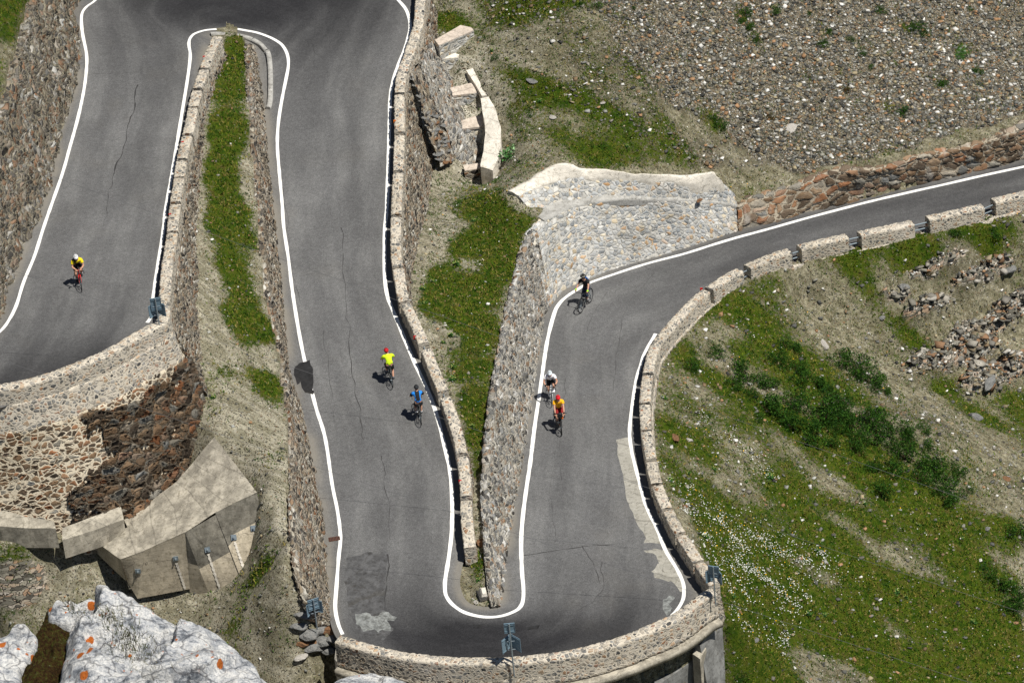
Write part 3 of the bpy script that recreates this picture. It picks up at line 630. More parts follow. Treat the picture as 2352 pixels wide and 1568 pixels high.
# hillside above
up=np.maximum.reduce([G([(980,20),(1100,30),(1200,160),(1330,230),(1500,300),(1640,390),(1600,400),(1400,380),(1200,340),(1160,250),(1060,120)],.62,8),G([(985,30),(1070,40),(1060,70),(990,90)],.9,9),G([(1130,110),(1200,150),(1260,240),(1220,250),(1160,170)],.85,10),G([(1260,240),(1420,330),(1560,380),(1400,370),(1280,300)],.75,11),G([(1480,300),(1620,380),(1650,400),(1530,360)],.8,12),G([(1690,425),(1850,395),(1900,400),(1800,430),(1700,462)],.75,13),G([(1880,380),(2100,330),(2300,270),(2300,290),(2100,350),(1950,388)],.6,14)])
g=np.maximum(g,up*mU*np.clip(.95+1.2*sk+.6*sk2,0,1)); g=np.maximum(g,np.clip(.44+1.1*sk+.6*sk2,0,.85)*mU*poly_mask([(1000,-300),(1330,-300),(1480,150),(1640,350),(1400,390),(1180,400),(1150,250),(1100,60)],seed=44)); g=np.maximum(g,mW*np.clip(.75+1.1*nA,0,1)*(PX<110)); g=np.maximum(g,mL*(PX<700)*(PY>820)*(PY<1500)*np.clip(.12+.9*nA+.9*nB,0,.75))
for k,(x,y,rx,ry,a) in enumerate(((1700,30,25,14,50),(1735,90,45,12,60),(2205,110,30,18,50),(1640,280,25,40,-30),(1600,250,18,14,0),(2040,250,20,14,40),(2150,185,22,12,60),(1850,180,20,10,50),(1890,60,25,12,60),(1450,60,40,12,40),(1930,170,12,18,-30),(1780,250,12,14,0),(2050,140,40,8,60),(2240,180,20,12,50),(1980,110,30,8,45),(2080,60,40,9,50),(1560,130,30,8,45))):
    g=np.maximum(g,blob(x,y,rx,ry,a,.5)*mU*.8)
# slope below right road
lr=np.maximum.reduce([G([(1520,790),(1600,690),(1700,660),(1700,640),(1640,690),(1600,760),(1700,860),(1900,1000),(2100,1150),(2352,1330),(2352,1700),(1650,1700),(1660,1400),(1600,1220),(1510,1060),(1495,900)],.72,15),
 G([(1620,690),(1760,640),(1830,610),(1960,560),(2110,520),(2200,500),(2352,500),(2352,540),(2200,545),(2050,560),(1900,600),(1840,625),(1700,670),(1640,720),(1580,770)],1,16),
 G([(1900,1200),(2000,1270),(2150,1360),(2352,1450),(2352,1700),(2250,1700),(2100,1500),(1950,1400),(1800,1300),(1830,1230)],1,17),G([(1790,1300),(1900,1330),(2050,1450),(2200,1600),(2000,1700),(1900,1520),(1800,1400)],1,18),G([(1505,890),(1560,900),(1640,980),(1750,1060),(1700,1080),(1560,1000),(1500,960)],.9,19),
 G([(1940,560),(2100,520),(2160,560),(2180,640),(2080,640),(2000,600)],.75,25),G([(2100,560),(2352,540),(2352,600),(2200,600)],.5,26),G([(1660,770),(1780,780),(2000,1000),(2200,1140),(2352,1200),(2352,1300),(2150,1200),(1900,1060),(1700,880)],.85,27)])
g=np.maximum(g,np.clip(lr*.85+1.0*sk+.6*sk2+.15+.3*(PY>1150),0,1)*mL*(PX>1450)*(lr>.1)); g=np.maximum(g,np.clip(.3+1.2*sk+.6*sk2,0,.8)*mL*(PX>1450)*(lr<=.1)*(PY<1150))
# bare streaks
str_=np.maximum.reduce([G([(1600,800),(1700,840),(1800,900),(1900,960),(1850,960),(1700,880),(1600,830)],1,20),G([(1830,1130),(1950,1190),(2100,1290),(2230,1350),(2200,1360),(2050,1290),(1880,1190)],1,21),G([(1760,1250),(1900,1310),(2000,1390),(2060,1430),(2110,1480),(2120,1500),(2060,1470),(1950,1370),(1850,1320)],1,22),G([(1780,1480),(1950,1500),(2050,1600),(1900,1640)],1,23),G([(1650,1240),(1800,1330),(1740,1300)],1,24),G([(1560,1040),(1700,1100),(1850,1200),(1700,1140)],.8,28)])
g=g*(1-.75*str_*(PX>1450))
g=np.clip(g*1.0+g*(nA*.7+nB*.5)*.55,0,1)
g=np.where(rib>.3,g*.15,g)
# sparse weeds anywhere on open soil
sc=np.zeros(len(Q))
sc=np.maximum(sc,mU*poly_mask([(1300,-300),(1400,60),(1450,160),(1560,230),(1700,330),(1850,400),(2352,260),(3000,0),(3000,-600),(1300,-600)],seed=30))
sc=np.maximum(sc,mU*.5*poly_mask([(1100,-300),(1100,60),(1350,280),(1600,390),(1850,400),(2352,260),(3000,-600)],seed=31))
sc=np.maximum(sc,.35*mL*(PX>1450))
sc=np.clip(sc+(nA*.25+.75*sk+.35*sk2)*(sc>.1)*(mU>0)+nA*.25*(sc>.1)*(mL>0),0,1)
brt=np.maximum.reduce([mU*poly_mask([(1040,130),(1110,130),(1130,250),(1125,420),(1050,410),(1040,350),(1040,200)],seed=45)*1.0,mL*poly_mask([(480,1000),(600,1000),(660,1000),(670,1240),(640,1330),(600,1330),(600,1130)],seed=33)*.5,mU*poly_mask([(1000,400),(1060,420),(1050,520),(1000,600)],seed=34)*.6,mL*(PX<700)*.35,mU*(PX<1250)*.3])
wh=mL*poly_mask([(1500,1060),(1640,1150),(1760,1200),(1900,1260),(1990,1330),(1900,1340),(1850,1400),(1800,1500),(1700,1450),(1660,1350),(1600,1230)],seed=35)+.5*mL*poly_mask([(1560,900),(1700,1000),(1800,1100),(1700,1100),(1560,980)],seed=36)
def blur(A,n=2):
    A=A.reshape(len(GY),len(GX)).copy()
    for _ in range(n):
        A[1:-1]=(A[:-2]+2*A[1:-1]+A[2:])/4; A[:,1:-1]=(A[:,:-2]+2*A[:,1:-1]+A[:,2:])/4
    return A.ravel()
g0=g.copy(); g=blur(g*(.97+.3*nB+.25*nA),9); g=np.clip(g,0,1); sc=blur(sc,3); brt=blur(brt,3)
gi=np.arange(len(GY)-1)[:,None]*len(GX)+np.arange(len(GX)-1)[None]
TF=np.stack([gi,gi+1,gi+len(GX)+1,gi+len(GX)],-1).reshape(-1,4)
terrain_m=NT('mountain ground')
t=terrain_m; p=t.pos(); a=t.attr('cover'); sp=t.n('ShaderNodeSeparateColor'); t.l(a.outputs['Color'],sp.inputs[0]); a2=t.attr('extra'); sp2=t.n('ShaderNodeSeparateColor'); t.l(a2.outputs['Color'],sp2.inputs[0])
f0=t.noise(p,24,4,.8).outputs[0]; f1=t.noise(p,5,6,.75).outputs[0]; f2=t.noise(p,1.0,5,.65).outputs[0]
soil=t.mix(t.step(.3,.7,f1),(.115,.105,.064),(.38,.35,.245)); soil=t.mix(sp2.outputs[0],soil,t.mix(f1,(.42,.39,.31),(.6,.56,.47)))
soil=t.mix(1,soil,t.math('MULTIPLY_ADD',f0,.9,.55),'MULTIPLY')
vs=t.voro(t.warp(p,8,.08),9.5); ve=t.voro(t.warp(p,8,.08),9.5,'DISTANCE_TO_EDGE'); vc=t.n('ShaderNodeSeparateColor'); t.l(vs.outputs['Color'],vc.inputs[0])
SPAL=[(0,(.03,.028,.022)),(.25,(.08,.076,.062)),(.5,(.155,.145,.105)),(.7,(.22,.18,.115)),(.84,(.17,.11,.065)),(.93,(.3,.29,.25)),(1,(.5,.48,.43))]
stone=t.ramp(vc.outputs[0],SPAL); stone=t.mix(t.step(.14,.02,ve.outputs['Distance']),stone,(.018,.017,.012))
v2=t.voro(p,22); v2c=t.n('ShaderNodeSeparateColor'); t.l(v2.outputs['Color'],v2c.inputs[0]); stone2=t.ramp(v2c.outputs[0],SPAL)
soil=t.mix(t.step(.72,.8,v2c.outputs[1]),soil,stone2)
sf=t.step(.35,.6,t.math('ADD',sp.outputs[1],t.math('MULTIPLY',t.math('SUBTRACT',f1,.5),.9)))
_fa=t.n('ShaderNodeMapping'); t.l(p,_fa.inputs[0]); _fa.inputs['Rotation'].default_value=(0,0,math.radians(36.9)); _st=t.noise(t.mapping(_fa.outputs[0],(.25,2.2,2.2)),1,5,.7).outputs[0]
soil=t.mix(t.step(.42,.6,_st),t.mix(1,soil,(.62,.62,.56),'MULTIPLY'),soil)
c=t.mix(sf,soil,t.mix(t.step(.45,.6,t.noise(p,3,3).outputs[0]),stone,stone2))
gn=t.noise(p,1.9,6,.7).outputs[0]; gd=t.noise(p,16,5,.8).outputs[0]
gc=t.ramp(gn,[(0,(.01,.027,.002)),(.4,(.024,.05,.003)),(.52,(.055,.078,.006)),(.64,(.065,.062,.012)),(.8,(.13,.1,.04))])
gc=t.mix(1,gc,t.math('MULTIPLY_ADD',gd,2.6,-.2),'MULTIPLY')
gf=t.step(.42,.56,t.math('ADD',sp.outputs[0],t.math('ADD',t.math('MULTIPLY',t.math('SUBTRACT',f1,.5),1.7),t.math('MULTIPLY',t.math('SUBTRACT',f0,.5),.8))))
c=t.mix(gf,c,t.mix(t.step(.57,.7,f1),gc,t.mix(.35,soil,gc)))
rk=t.voro(t.mapping(t.warp(p,2,.4),(1.2,2.5,5)),1.6); rkc=t.n('ShaderNodeSeparateColor'); t.l(rk.outputs['Color'],rkc.inputs[0])
rke=t.voro(t.mapping(t.warp(p,2,.4),(1.2,2.5,5)),1.6,'DISTANCE_TO_EDGE')
rock=t.mix(1,t.ramp(rkc.outputs[0],[(0,(.06,.055,.045)),(.3,(.16,.15,.12)),(.55,(.28,.25,.2)),(.75,(.24,.15,.09)),(1,(.38,.35,.3))]),t.math('MULTIPLY_ADD',f1,1.2,.7),'MULTIPLY'); rock=t.mix(t.step(.08,.01,rke.outputs['Distance']),rock,(.02,.017,.014))
rf=t.step(.3,.5,t.math('ADD',sp.outputs[2],t.math('MULTIPLY',t.math('SUBTRACT',f1,.5),.6)))
c=t.mix(rf,c,rock)
t.l(c,t.b.inputs['Base Color'])
hgt=t.mix(gf,t.mix(sf,f1,vc.outputs[1]),gd)
nb=t.bump(hgt,.8,.09); nb=t.bump(t.mix(rf,f0,rkc.outputs[1]),.6,.06,nb); t.l(nb,t.b.inputs['Normal'])
cover=np.c_[g,sc,np.maximum(rib*.75,crag*.7)]; extra=np.c_[brt,wh,wh*0]
ground=mesh_np('mountainside',T3,TF,terrain_m.m,smooth=True,cols={'cover':cover,'extra':extra})
tag(ground,'stony mountainside with grass patches falling from upper left to lower right','mountainside',kind='structure')
_r=np.array([Q[:,0],Q[:,1]])
sel=(XX>-32)&(XX<38)&(YY>-32)&(YY<48)
def tz_grid():
    ix=np.searchsorted(GX,-32),np.searchsorted(GX,38); iy=np.searchsorted(GY,-32),np.searchsorted(GY,48); return ix,iy
def tz(x,y):
    x=np.atleast_1d(x).astype(float); y=np.atleast_1d(y).astype(float)
    i=np.clip(np.searchsorted(GX,x)-1,0,len(GX)-2); j=np.clip(np.searchsorted(GY,y)-1,0,len(GY)-2)
    fx=(x-GX[i])/(GX[i+1]-GX[i]); fy=(y-GY[j])/(GY[j+1]-GY[j]); Zg=Z.reshape(len(GY),len(GX))
    return (Zg[j,i]*(1-fx)+Zg[j,i+1]*fx)*(1-fy)+(Zg[j+1,i]*(1-fx)+Zg[j+1,i+1]*fx)*fy
def tattr(A,x,y):
    i=np.clip(np.searchsorted(GX,x)-1,0,len(GX)-2); j=np.clip(np.searchsorted(GY,y)-1,0,len(GY)-2); return A.reshape(len(GY),len(GX))[j,i]
def on_ground(px,py,z0=0.):
    """march along the view ray to the terrain"""
    d=ray(px,py); t_=np.arange(120,240,.1); pts=CAM[None]+d[None]*t_[:,None]
    hit=np.where(pts[:,2]<tz(pts[:,0],pts[:,1]))[0]
    return pts[hit[0]] if len(hit) else pts[-1]
# ------------------------------------------------------------ markings
def drape(pts,lift=.006,ds=.18):
    w=np.array([on_road(*q) for q in pts]); c=catmull(w,6); return resamp(c,ds=ds)
def ribbon(name,c,w,mat,lift=.006,parent=None,jit=0):
    n=normals2(c,1); ww=w if hasattr(w,'__len__') else np.full(len(c),w)
    if jit: ww=ww*(1+jit*vn(np.c_[clen(c)*2.2,clen(c)*0,clen(c)*0],5))
    rows=[]
    for k in(-.5,0,.5):
        r=c+n*(k*ww)[:,None]; r=np.array([[a[0],a[1],road_z(a[0],a[1])+lift] for a in r]); rows.append(r)
    G=np.array(rows); N=len(c); V=G.reshape(-1,3); i=np.arange(2)[:,None]*N+np.arange(N-1)[None]
    F=np.stack([i,i+1,i+N+1,i+N],-1).reshape(-1,4)
    return mesh_np(name,V,F,mat,parent,smooth=True)
LW=.155
L1=drape([(330,-120),(262,-50),(220,0),(200,15),(189,30),(187,50),(190,80),(199,127),(198,167),(191,217),(176,283),(160,340),(143,400),(102,517),(80,586),(55,646),(38,700),(20,736),(0,761),(-40,790),(-100,815)])
L2=drape([(338,741),(348,723),(353,673),(362,610),(375,530),(380,483),(393,410),(407,327),(418,260),(430,187),(437,130),(434,105),(436,90),(447,78),(467,71),(490,68),(517,67),(542,67),(567,71),(592,76),(617,85),(633,93),(647,103),(657,118),(662,135),(662,155),(658,177),(648,227),(640,277),(637,333),(642,400),(648,467),(652,523),(662,590),(670,656),(680,723),(693,796),(710,873),(727,940),(747,1006),(763,1112),(775,1172),(782,1232),(778,1278),(773,1345),(770,1395),(777,1432),(787,1456)])
L3=drape([(860,-60),(890,-25),(914,0),(931,20),(939,40),(942,60),(939,80),(928,117),(911,160),(901,195),(896,227),(894,300),(891,400),(888,483),(884,523),(883,573),(884,640),(891,683),(908,726),(931,783),(954,836),(984,900),(1004,956),(1024,1036),(1033,1078),(1038,1128),(1038,1212),(1031,1278),(1023,1328),(1022,1350),(1025,1368),(1040,1388),(1068,1406),(1111,1416),(1151,1414),(1184,1402),(1197,1390),(1202,1372),(1202,1345),(1199,1312),(1197,1245),(1201,1185),(1209,1122),(1218,1062),(1228,980),(1238,913),(1246,856),(1254,800),(1263,756),(1273,720),(1280,704),(1291,690),(1303,680),(1318,670),(1351,651),(1401,633),(1484,606),(1568,584),(1635,563),(1702,543),(1769,525),(1902,488),(2036,454),(2169,424),(2269,401),(2352,383),(2420,368)])
L4=drape([(1506,766),(1498,780),(1481,810),(1471,840),(1461,873),(1453,923),(1446,990),(1451,1036),(1454,1050),(1468,1105),(1484,1162),(1508,1212),(1528,1262),(1554,1305),(1568,1335),(1571,1355),(1568,1378),(1551,1405),(1524,1428)])
for c,l,w in((L1,'white edge line along the far left side of the upper road',LW),(L2,'white edge line round the upper hairpin and down the left of the middle road',LW),(L3,'white edge line down the middle road and round the bottom inner hairpin',LW*1.12),(L4,'white edge line beside the right hand parapet',LW)):
    o=ribbon('edge_line',c,w,M['paint'],jit=.12); tag(o,l,'road marking')
def sheet(name,poly,mat,lift,label=None,jag=3,cat='road patch',ground_=False,seed=0):
    pts=[]
    for (a,b) in zip(poly,poly[1:]+poly[:1]):
        k=max(2,int(math.hypot(a[0]-b[0],a[1]-b[1])/6))
        for i in range(k):
            t_=i/k; x=a[0]+(b[0]-a[0])*t_; y=a[1]+(b[1]-a[1])*t_; pts.append((x+jag*vn([[x/11,y/11,seed]],3)[0],y+jag*vn([[x/11,y/11,seed+5]],4)[0]))
    w=[on_road(x,y) for x,y in pts]
    bm=bmesh.new(); vs=[bm.verts.new((q[0],q[1],0)) for q in w]; f=bm.faces.new(vs); bmesh.ops.triangulate(bm,faces=[f])
    bmesh.ops.subdivide_edges(bm,edges=[e for e in bm.edges if e.calc_length()>.8],cuts=3,use_grid_fill=True)
    bmesh.ops.triangulate(bm,faces=bm.faces)
    for v in bm.verts: v.co.z=road_z(v.co.x,v.co.y)+lift
    bm.normal_update()
    for f in bm.faces:
        if f.normal.z<0: f.normal_flip()
    me=bpy.data.meshes.new(name); bm.to_mesh(me); bm.free(); me.materials.append(mat); o=bpy.data.objects.new(name,me); COL.objects.link(o)
    tag(o,label,cat); return o
# ------------------------------------------------------------ road patches, cracks, small road things
sheet('concrete_strip',[(1418,1008),(1444,1003),(1450,1040),(1466,1105),(1482,1162),(1505,1210),(1522,1238),(1514,1243),(1478,1244),(1484,1236),(1462,1200),(1444,1150),(1432,1100),(1424,1050)],M['asphalt_pale'],.003,'pale concrete strip along the lower right parapet side of the road','road patch',jag=1.5) if False else None
sheet('road_patch',[(1416,1010),(1446,1003),(1452,1045),(1470,1108),(1488,1165),(1512,1215),(1530,1246),(1478,1246),(1484,1234),(1458,1192),(1440,1150),(1432,1095),(1420,1050)],M['asphalt_pale'],.003,'long pale strip of road surface beside the right parapet',jag=2)
sheet('road_patch',[(1482,1262),(1530,1262),(1556,1306),(1572,1340),(1573,1358),(1563,1356),(1545,1334),(1500,1325),(1495,1313),(1514,1292),(1505,1276)],M['asphalt_pale'],.003,'pale ragged patch at the right end of the bottom hairpin',jag=5,seed=2)
sheet('road_patch',[(797,1283),(840,1270),(888,1266),(890,1290),(884,1340),(882,1385),(890,1425),(905,1450),(880,1470),(826,1460),(800,1400),(792,1330)],M['asphalt_dark'],.003,'dark bitumen patch at the lower left of the bottom hairpin',jag=5,seed=3)
sheet('road_patch',[(820,1408),(842,1407),(870,1412),(895,1406),(908,1416),(892,1424),(900,1442),(870,1448),(838,1447),(824,1430)],M['asphalt_white'],.006,'scuffed whitish patch within the dark bitumen patch',jag=6,seed=4)
sheet('road_patch',[(1524,1376),(1540,1368),(1548,1374),(1538,1388),(1548,1396),(1530,1412),(1524,1400)],M['asphalt_white'],.004,'small scuffed pale patch near the right parapet of the bottom hairpin',jag=4,seed=5)
sheet('road_patch',[(1087,1434),(1108,1434),(1104,1442),(1085,1441)],M['stain'],.004,'small dark repair spot left of the hairpin sign post',jag=1)
sheet('road_patch',[(1208,1440),(1240,1434),(1236,1443),(1212,1446)],M['stain'],.004,'small dark repair spot right of the hairpin sign post',jag=1)
sheet('stain',[(672,846),(690,832),(714,826),(719,850),(720,898),(716,906),(698,896),(690,878),(680,880)],M['stain'],.0085,'dark jagged blotch across the edge line of the middle road',jag=4,cat='stain',seed=7)  # near-black jagged sheet laid over asphalt and edge line
for k,(pts,w) in enumerate([([(317,195),(303,260),(288,315),(275,365),(262,400)],.07),([(262,400),(250,440),(238,520)],.03),([(786,523),(789,620),(798,720),(803,780),(808,850),(826,940),(835,1010)],.035),([(664,600),(680,660),(692,700)],.02),
   ([(1204,1275),(1290,1262),(1345,1253),(1412,1250)],.05),([(1340,1253),(1362,1290),(1374,1330),(1380,1340)],.03),([(1378,1290),(1386,1320),(1383,1350),(1362,1380),(1330,1400)],.025),([(885,1272),(892,1300),(886,1345),(884,1390)],.06),
   ([(1405,560),(1500,625),(1440,700),(1420,780),(1410,900)],.02),([(877,1046),(885,1110),(893,1170),(893,1240)],.03),([(716,90),(725,120),(740,135)],.02),([(1350,760),(1360,720),(1395,670)],.02),([(214,170),(260,169),(320,166)],.02),([(640,400),(655,470),(665,560)],.015),([(745,760),(760,880),(765,960)],.02),([(1300,870),(1285,960),(1290,1100)],.018),([(1275,1230),(1262,1130),(1280,1000)],.015)]):
    pts=[(a+vn([[a/17,b_/17,k]],3)[0]*5,b_) for u,v in zip(pts[:-1],pts[1:]) for q_ in range(6) for a,b_ in [(u[0]+(v[0]-u[0])*q_/6,u[1]+(v[1]-u[1])*q_/6)]]+[pts[-1]]
    o=ribbon('crack',drape(pts,ds=.12),w*.75,M['tar'],lift=.004,jit=.7); tag(o,'thin dark crack in the asphalt, %s of the cracks from the upper left road'%ORD[k],'road crack','cracks in the asphalt')
# painted kerb line thickness etc. done; drain grate
p=on_road(768,1237); g_=empty('drain_grate',p,.1,label='small rusty drain grate set in the edge of the middle road',cat='drain grate')
b=MB(); b.box((0,0,.012),(.5,.28,.012)); b.build('frame',M['rust'],g_)
b=MB(); 
for i in range(7): b.box((-.2+.066*i,0,.024),(.02,.24,.012))
b.build('bars',M['black'],g_)
# kerb of the upper hairpin island
kc=smooth_curve(np.array([onr_leg(x,y,.16,4.5) for x,y in((484,76),(500,75),(527,78),(550,80),(572,86),(595,98),(607,110),(616,122),(620,150),(621,190),(620,232),(615,246))]),6)
seg=[(0,.16),(.165,.27),(.275,.42),(.43,1.)]; tot=clen(kc)[-1]
for i,(a,b_) in enumerate(seg):
    q=resamp(kc,ds=.12,s0=a*tot,s1=b_*tot-.02); n=normals2(q,1); 
    w=.2 if i<3 else .24
    o=loft('kerb_stone',[q-n*w*.5-z1*.25,q-n*w*.5,q+n*w*.5,q+n*w*.5-z1*.3],M['kerb'],noise=.015,ds=.1); tag(o,'pale kerb stone round the grass island of the upper hairpin, %s from the left'%ORD[i],'kerb stone','kerb stones of the upper hairpin')
# ------------------------------------------------------------ rocks helpers
def rock_mesh(name,mat,n=3,seed=0,rough=.35,flat=.7,sharp=True):
    bm=bmesh.new(); bmesh.ops.create_icosphere(bm,subdivisions=n,radius=1)
    r=np.random.default_rng(seed); dirs=r.normal(size=(9,3)); dirs/=np.linalg.norm(dirs,axis=1)[:,None]; offs=r.uniform(.55,.9,9)
    for v in bm.verts:
        p=np.array(v.co); 
        for d,o in zip(dirs,offs):
            k=p@d-o
            if k>0: p=p-d*k
        p=p*(1+rough*.3*fbm([p+seed],2.2,3)[0]); v.co=Vector(p)*1.0; v.co.z*=flat
    me=bpy.data.meshes.new(name); bm.to_mesh(me); bm.free(); me.materials.append(mat); return me
def mat_rock(name,pal,sc=3,lich=None):
    t=NT(name); p=t.pos(); n=t.noise(p,sc,6,.7).outputs[0]; f=t.noise(p,sc*7,4,.7).outputs[0]
    c=t.ramp(n,pal); c=t.mix(1,c,t.math('MULTIPLY_ADD',f,1.,.5),'MULTIPLY')
    if lich:
        L=t.voro(p,lich[1]); ls=t.n('ShaderNodeSeparateColor'); t.l(L.outputs['Color'],ls.inputs[0])
        q=t.math('MULTIPLY',t.step(.3,.22,t.math('ADD',L.outputs['Distance'],t.math('MULTIPLY',f,.12))),t.step(.62,.66,ls.outputs[0]))
        q=t.math('MULTIPLY',q,t.step(.48,.6,t.noise(p,.8,3).outputs[0])); c=t.mix(q,c,lich[0])
    t.l(c,t.b.inputs['Base Color']); t.l(t.bump(t.math('ADD',n,t.math('MULTIPLY',f,.4)),.9,.12),t.b.inputs['Normal']); return t.m
M['rock_grey']=mat_rock('grey schist',[(0,(.06,.065,.065)),(.4,(.17,.175,.17)),(.6,(.27,.265,.25)),(1,(.4,.38,.35))])
M['rock_brown']=mat_rock('rusty brown rock',[(0,(.06,.035,.02)),(.45,(.2,.11,.06)),(.6,(.27,.15,.08)),(1,(.35,.28,.2))])
M['rock_pale']=mat_rock('pale rock',[(0,(.3,.28,.25)),(.5,(.5,.47,.42)),(1,(.68,.64,.58))])
RK={k:[rock_mesh('boulder',M[m],3,s+i*5,.5) for i in range(4)] for s,(k,m) in enumerate((('g','rock_grey'),('b','rock_brown'),('p','rock_pale')))}
def boulder(px,py,sx,sy,sz,kind,label,z0=None,rz=None,name='boulder',cat='boulder',group='single boulders on the slopes',sink=.3):
    p=on_ground(px,py) if z0 is None else P(px,py,z0)
    k=int(px+py)%4; o=bpy.data.objects.new(name,RK[kind][k]); COL.objects.link(o); o.location=(p[0],p[1],p[2]+sz*(.5-sink)); o.scale=(sx,sy,sz); o.rotation_euler=(.1*k,.07*k,rz if rz is not None else px*.37)
    tag(o,label,cat,group); return o
for a in [(1815,296,.32,.42,.2,'p','large pale cream boulder lying in the scree above the far road'),(1270,270,.22,.2,.14,'p','small white rounded rock on the green band of the upper slope'),(1221,187,.4,.2,.1,'g','flat grey slab on the upper slope above the pale wall'),
 (1030,97,.28,.22,.2,'g','grey boulder behind the stepped masonry block by the upper hairpin'),(1052,98,.2,.16,.16,'p','white rock beside the stepped masonry block by the upper hairpin'),(1300,218,.18,.14,.1,'p','small white rock high on the grassy upper slope'),(1384,238,.16,.12,.1,'p','white rock at the edge of the scree'),(1996,390,.26,.2,.18,'g','grey rock on the scree just above the brown boulder wall'),
 (2075,660,.42,.34,.28,'g','rounded grey boulder on the eroded slope below the far road'),(2026,730,.25,.2,.16,'g','small grey rock on the eroded slope left of the rocky gully'),(1890,790,.55,.2,.12,'p','long flat whitish slab on the slope above the shrubs'),(2320,620,.4,.3,.2,'g','grey slab at the right edge below the far road'),
 (1550,1005,.5,.18,.14,'b','rusty plank shaped stone in the grass below the right parapet'),(1583,1012,.16,.2,.14,'p','small pale stone block in the grass below the right parapet'),(1572,1165,.18,.14,.14,'b','small orange brown rock beside the lower right parapet'),(1568,1150,.18,.14,.14,'g','small grey rock beside the lower right parapet'),
 (2270,880,.6,.35,.3,'g','big grey slab in the rocky gully'),(2240,960,.45,.25,.25,'g','dark grey slab at the foot of the rocky gully'),(1735,1470,.2,.16,.1,'g','small grey stone low on the flowery slope'),(2268,1215,.2,.18,.12,'g','grey stone beside the dark shrubs at the lower right'),(2310,1100,.3,.2,.1,'b','reddish slabs on the right edge of the slope')]:
    boulder(*a)
b=boulder(1607,462,.2,.13,.1,'b','small rusty brown stone lying on the grey ledge of the pale wall',z0=-.78,sink=.1)
for a in [(985,150,.2,.18,.15,'g','dark protruding stone high on the middle road wall',2.2)]: pass
# rubble bank where the middle road wall ends
for i,(x,y,s,k,zz) in enumerate([(700,1368,.3,'g',1.6),(722,1400,.42,'g',.9),(748,1420,.35,'g',.8),(700,1412,.5,'g',.4),(735,1440,.55,'g',.1),(765,1448,.4,'b',.3),(712,1455,.55,'g',-.4),(745,1470,.5,'g',-.6),(720,1490,.5,'g',-1.1),(695,1478,.3,'b',-1.),(757,1490,.45,'g',-1.0),(770,1470,.4,'g',-.1),(688,1440,.4,'g',-.3),(705,1345,.16,'b',2.),(690,1295,.14,'b',2.6),(684,1272,.15,'b',2.7),(676,1210,.16,'g',3.0),(677,1190,.14,'b',3.1),(668,1165,.2,'g',3.1),(725,1478,.3,'b',-.6),(690,1510,.3,'p',-1.4),(1015,0,.1,'g',0)][:21]):
    boulder(x,y,s*1.15,s*.8,s*.6,k,'%s rock in the loose bank where the middle road wall ends, %s from top'%({'g':'grey','b':'rusty','p':'pale'}[k],ORD[i]),sink=.2,rz=.3,group='loose rocks at the end of the middle road wall')
# white milestone on the inner island of the bottom hairpin
p=on_ground(1107,1370); b=MB(); s_=.42/2
b.V=[(-.13,-.2,0),(.13,-.2,0),(.13,.2,0),(-.13,.2,0),(-.11,-.17,.42),(.11,-.17,.42),(.11,.17,.42),(-.11,.17,.42),(-.07,-.1,.52),(.07,-.1,.52),(.07,.1,.52),(-.07,.1,.52)]
b.F=[(0,1,5,4),(1,2,6,5),(2,3,7,6),(3,0,4,7),(4,5,9,8),(5,6,10,9),(6,7,11,10),(7,4,8,11),(8,9,10,11),(3,2,1,0)]; b.M=[0]*10
o=b.build('milestone',M['plaster']); o.location=(p[0],p[1],p[2]-.05); o.rotation_euler=(.45,.1,.2); o.scale=(1.2,1.3,1.25); tag(o,'whitish leaning milestone on the grass tip inside the bottom hairpin','milestone')
boulder(1092,1384,.18,.14,.12,'p','flat pale stone at the very tip of the inner grass island'); boulder(1135,1392,.2,.16,.1,'b','tan block at the tip of the retaining wall inside the hairpin'); boulder(1112,1248,.34,.26,.25,'b','reddish boulder squeezed between parapet end and wall'); boulder(1118,1300,.3,.9,.12,'p','long pale mortar slab beside the wall inside the bottom hairpin',rz=.05)
# ------------------------------------------------------------ concrete buttress with anchor plates
def quadmesh(name,quads,mat,parent=None,ds=.25,noise=.0,thick=None):
    V=[];F=[]
    for q in quads:
        q=[np.array(v,float) for v in q]; n=max(1,int(max(np.linalg.norm(q[1]-q[0]),np.linalg.norm(q[2]-q[3]))/ds)); m=max(1,int(max(np.linalg.norm(q[3]-q[0]),np.linalg.norm(q[2]-q[1]))/ds)); b=len(V)
        for i in range(n+1):
            for j in range(m+1):
                u=i/n; v=j/m; V.append((q[0]*(1-u)+q[1]*u)*(1-v)+(q[3]*(1-u)+q[2]*u)*v)
        for i in range(n):
            for j in range(m): a=b+i*(m+1)+j; F.append((a,a+1,a+m+2,a+m+1))
    V=np.array(V); 
    if noise: V=V+np.stack([fbm(V,.9,3,s) for s in(1,2,3)],-1)*noise
    return mesh_np(name,V,F,mat,parent)
bt=P(440,1200,1.5); BT=empty('concrete_buttress',bt,label='stepped weathered concrete buttress with steel anchor plates below the left bend',cat='buttress')
def rel(l,par): return [[np.array(P(*v))-np.array(par.location) for v in q] for q in l]
UE=[(487,998,3.95),(450,1045,3.4),(417,1090,2.5),(360,1122,1.9),(284,1182,1.55),(212,1238,1.2)]
top1=[(492,1003,3.9),(590,1128,3.1),(494,1176,2.5),(404,1108,2.4)]
q_=rel([[(492,1003,3.95),(590,1130,3.1),(494,1176,2.5),(404,1105,2.45)],[(404,1105,2.45),(494,1176,2.5),(425,1222,2.25),(345,1152,1.8)],[(345,1152,1.8),(425,1222,2.25),(333,1262,1.65),(293,1212,1.5)],[(345,1152,1.8),(293,1212,1.5),(278,1180,1.6),(300,1165,1.7)],[(293,1210,1.5),(333,1263,1.65),(277,1283,1.3),(212,1238,1.2)]],BT)
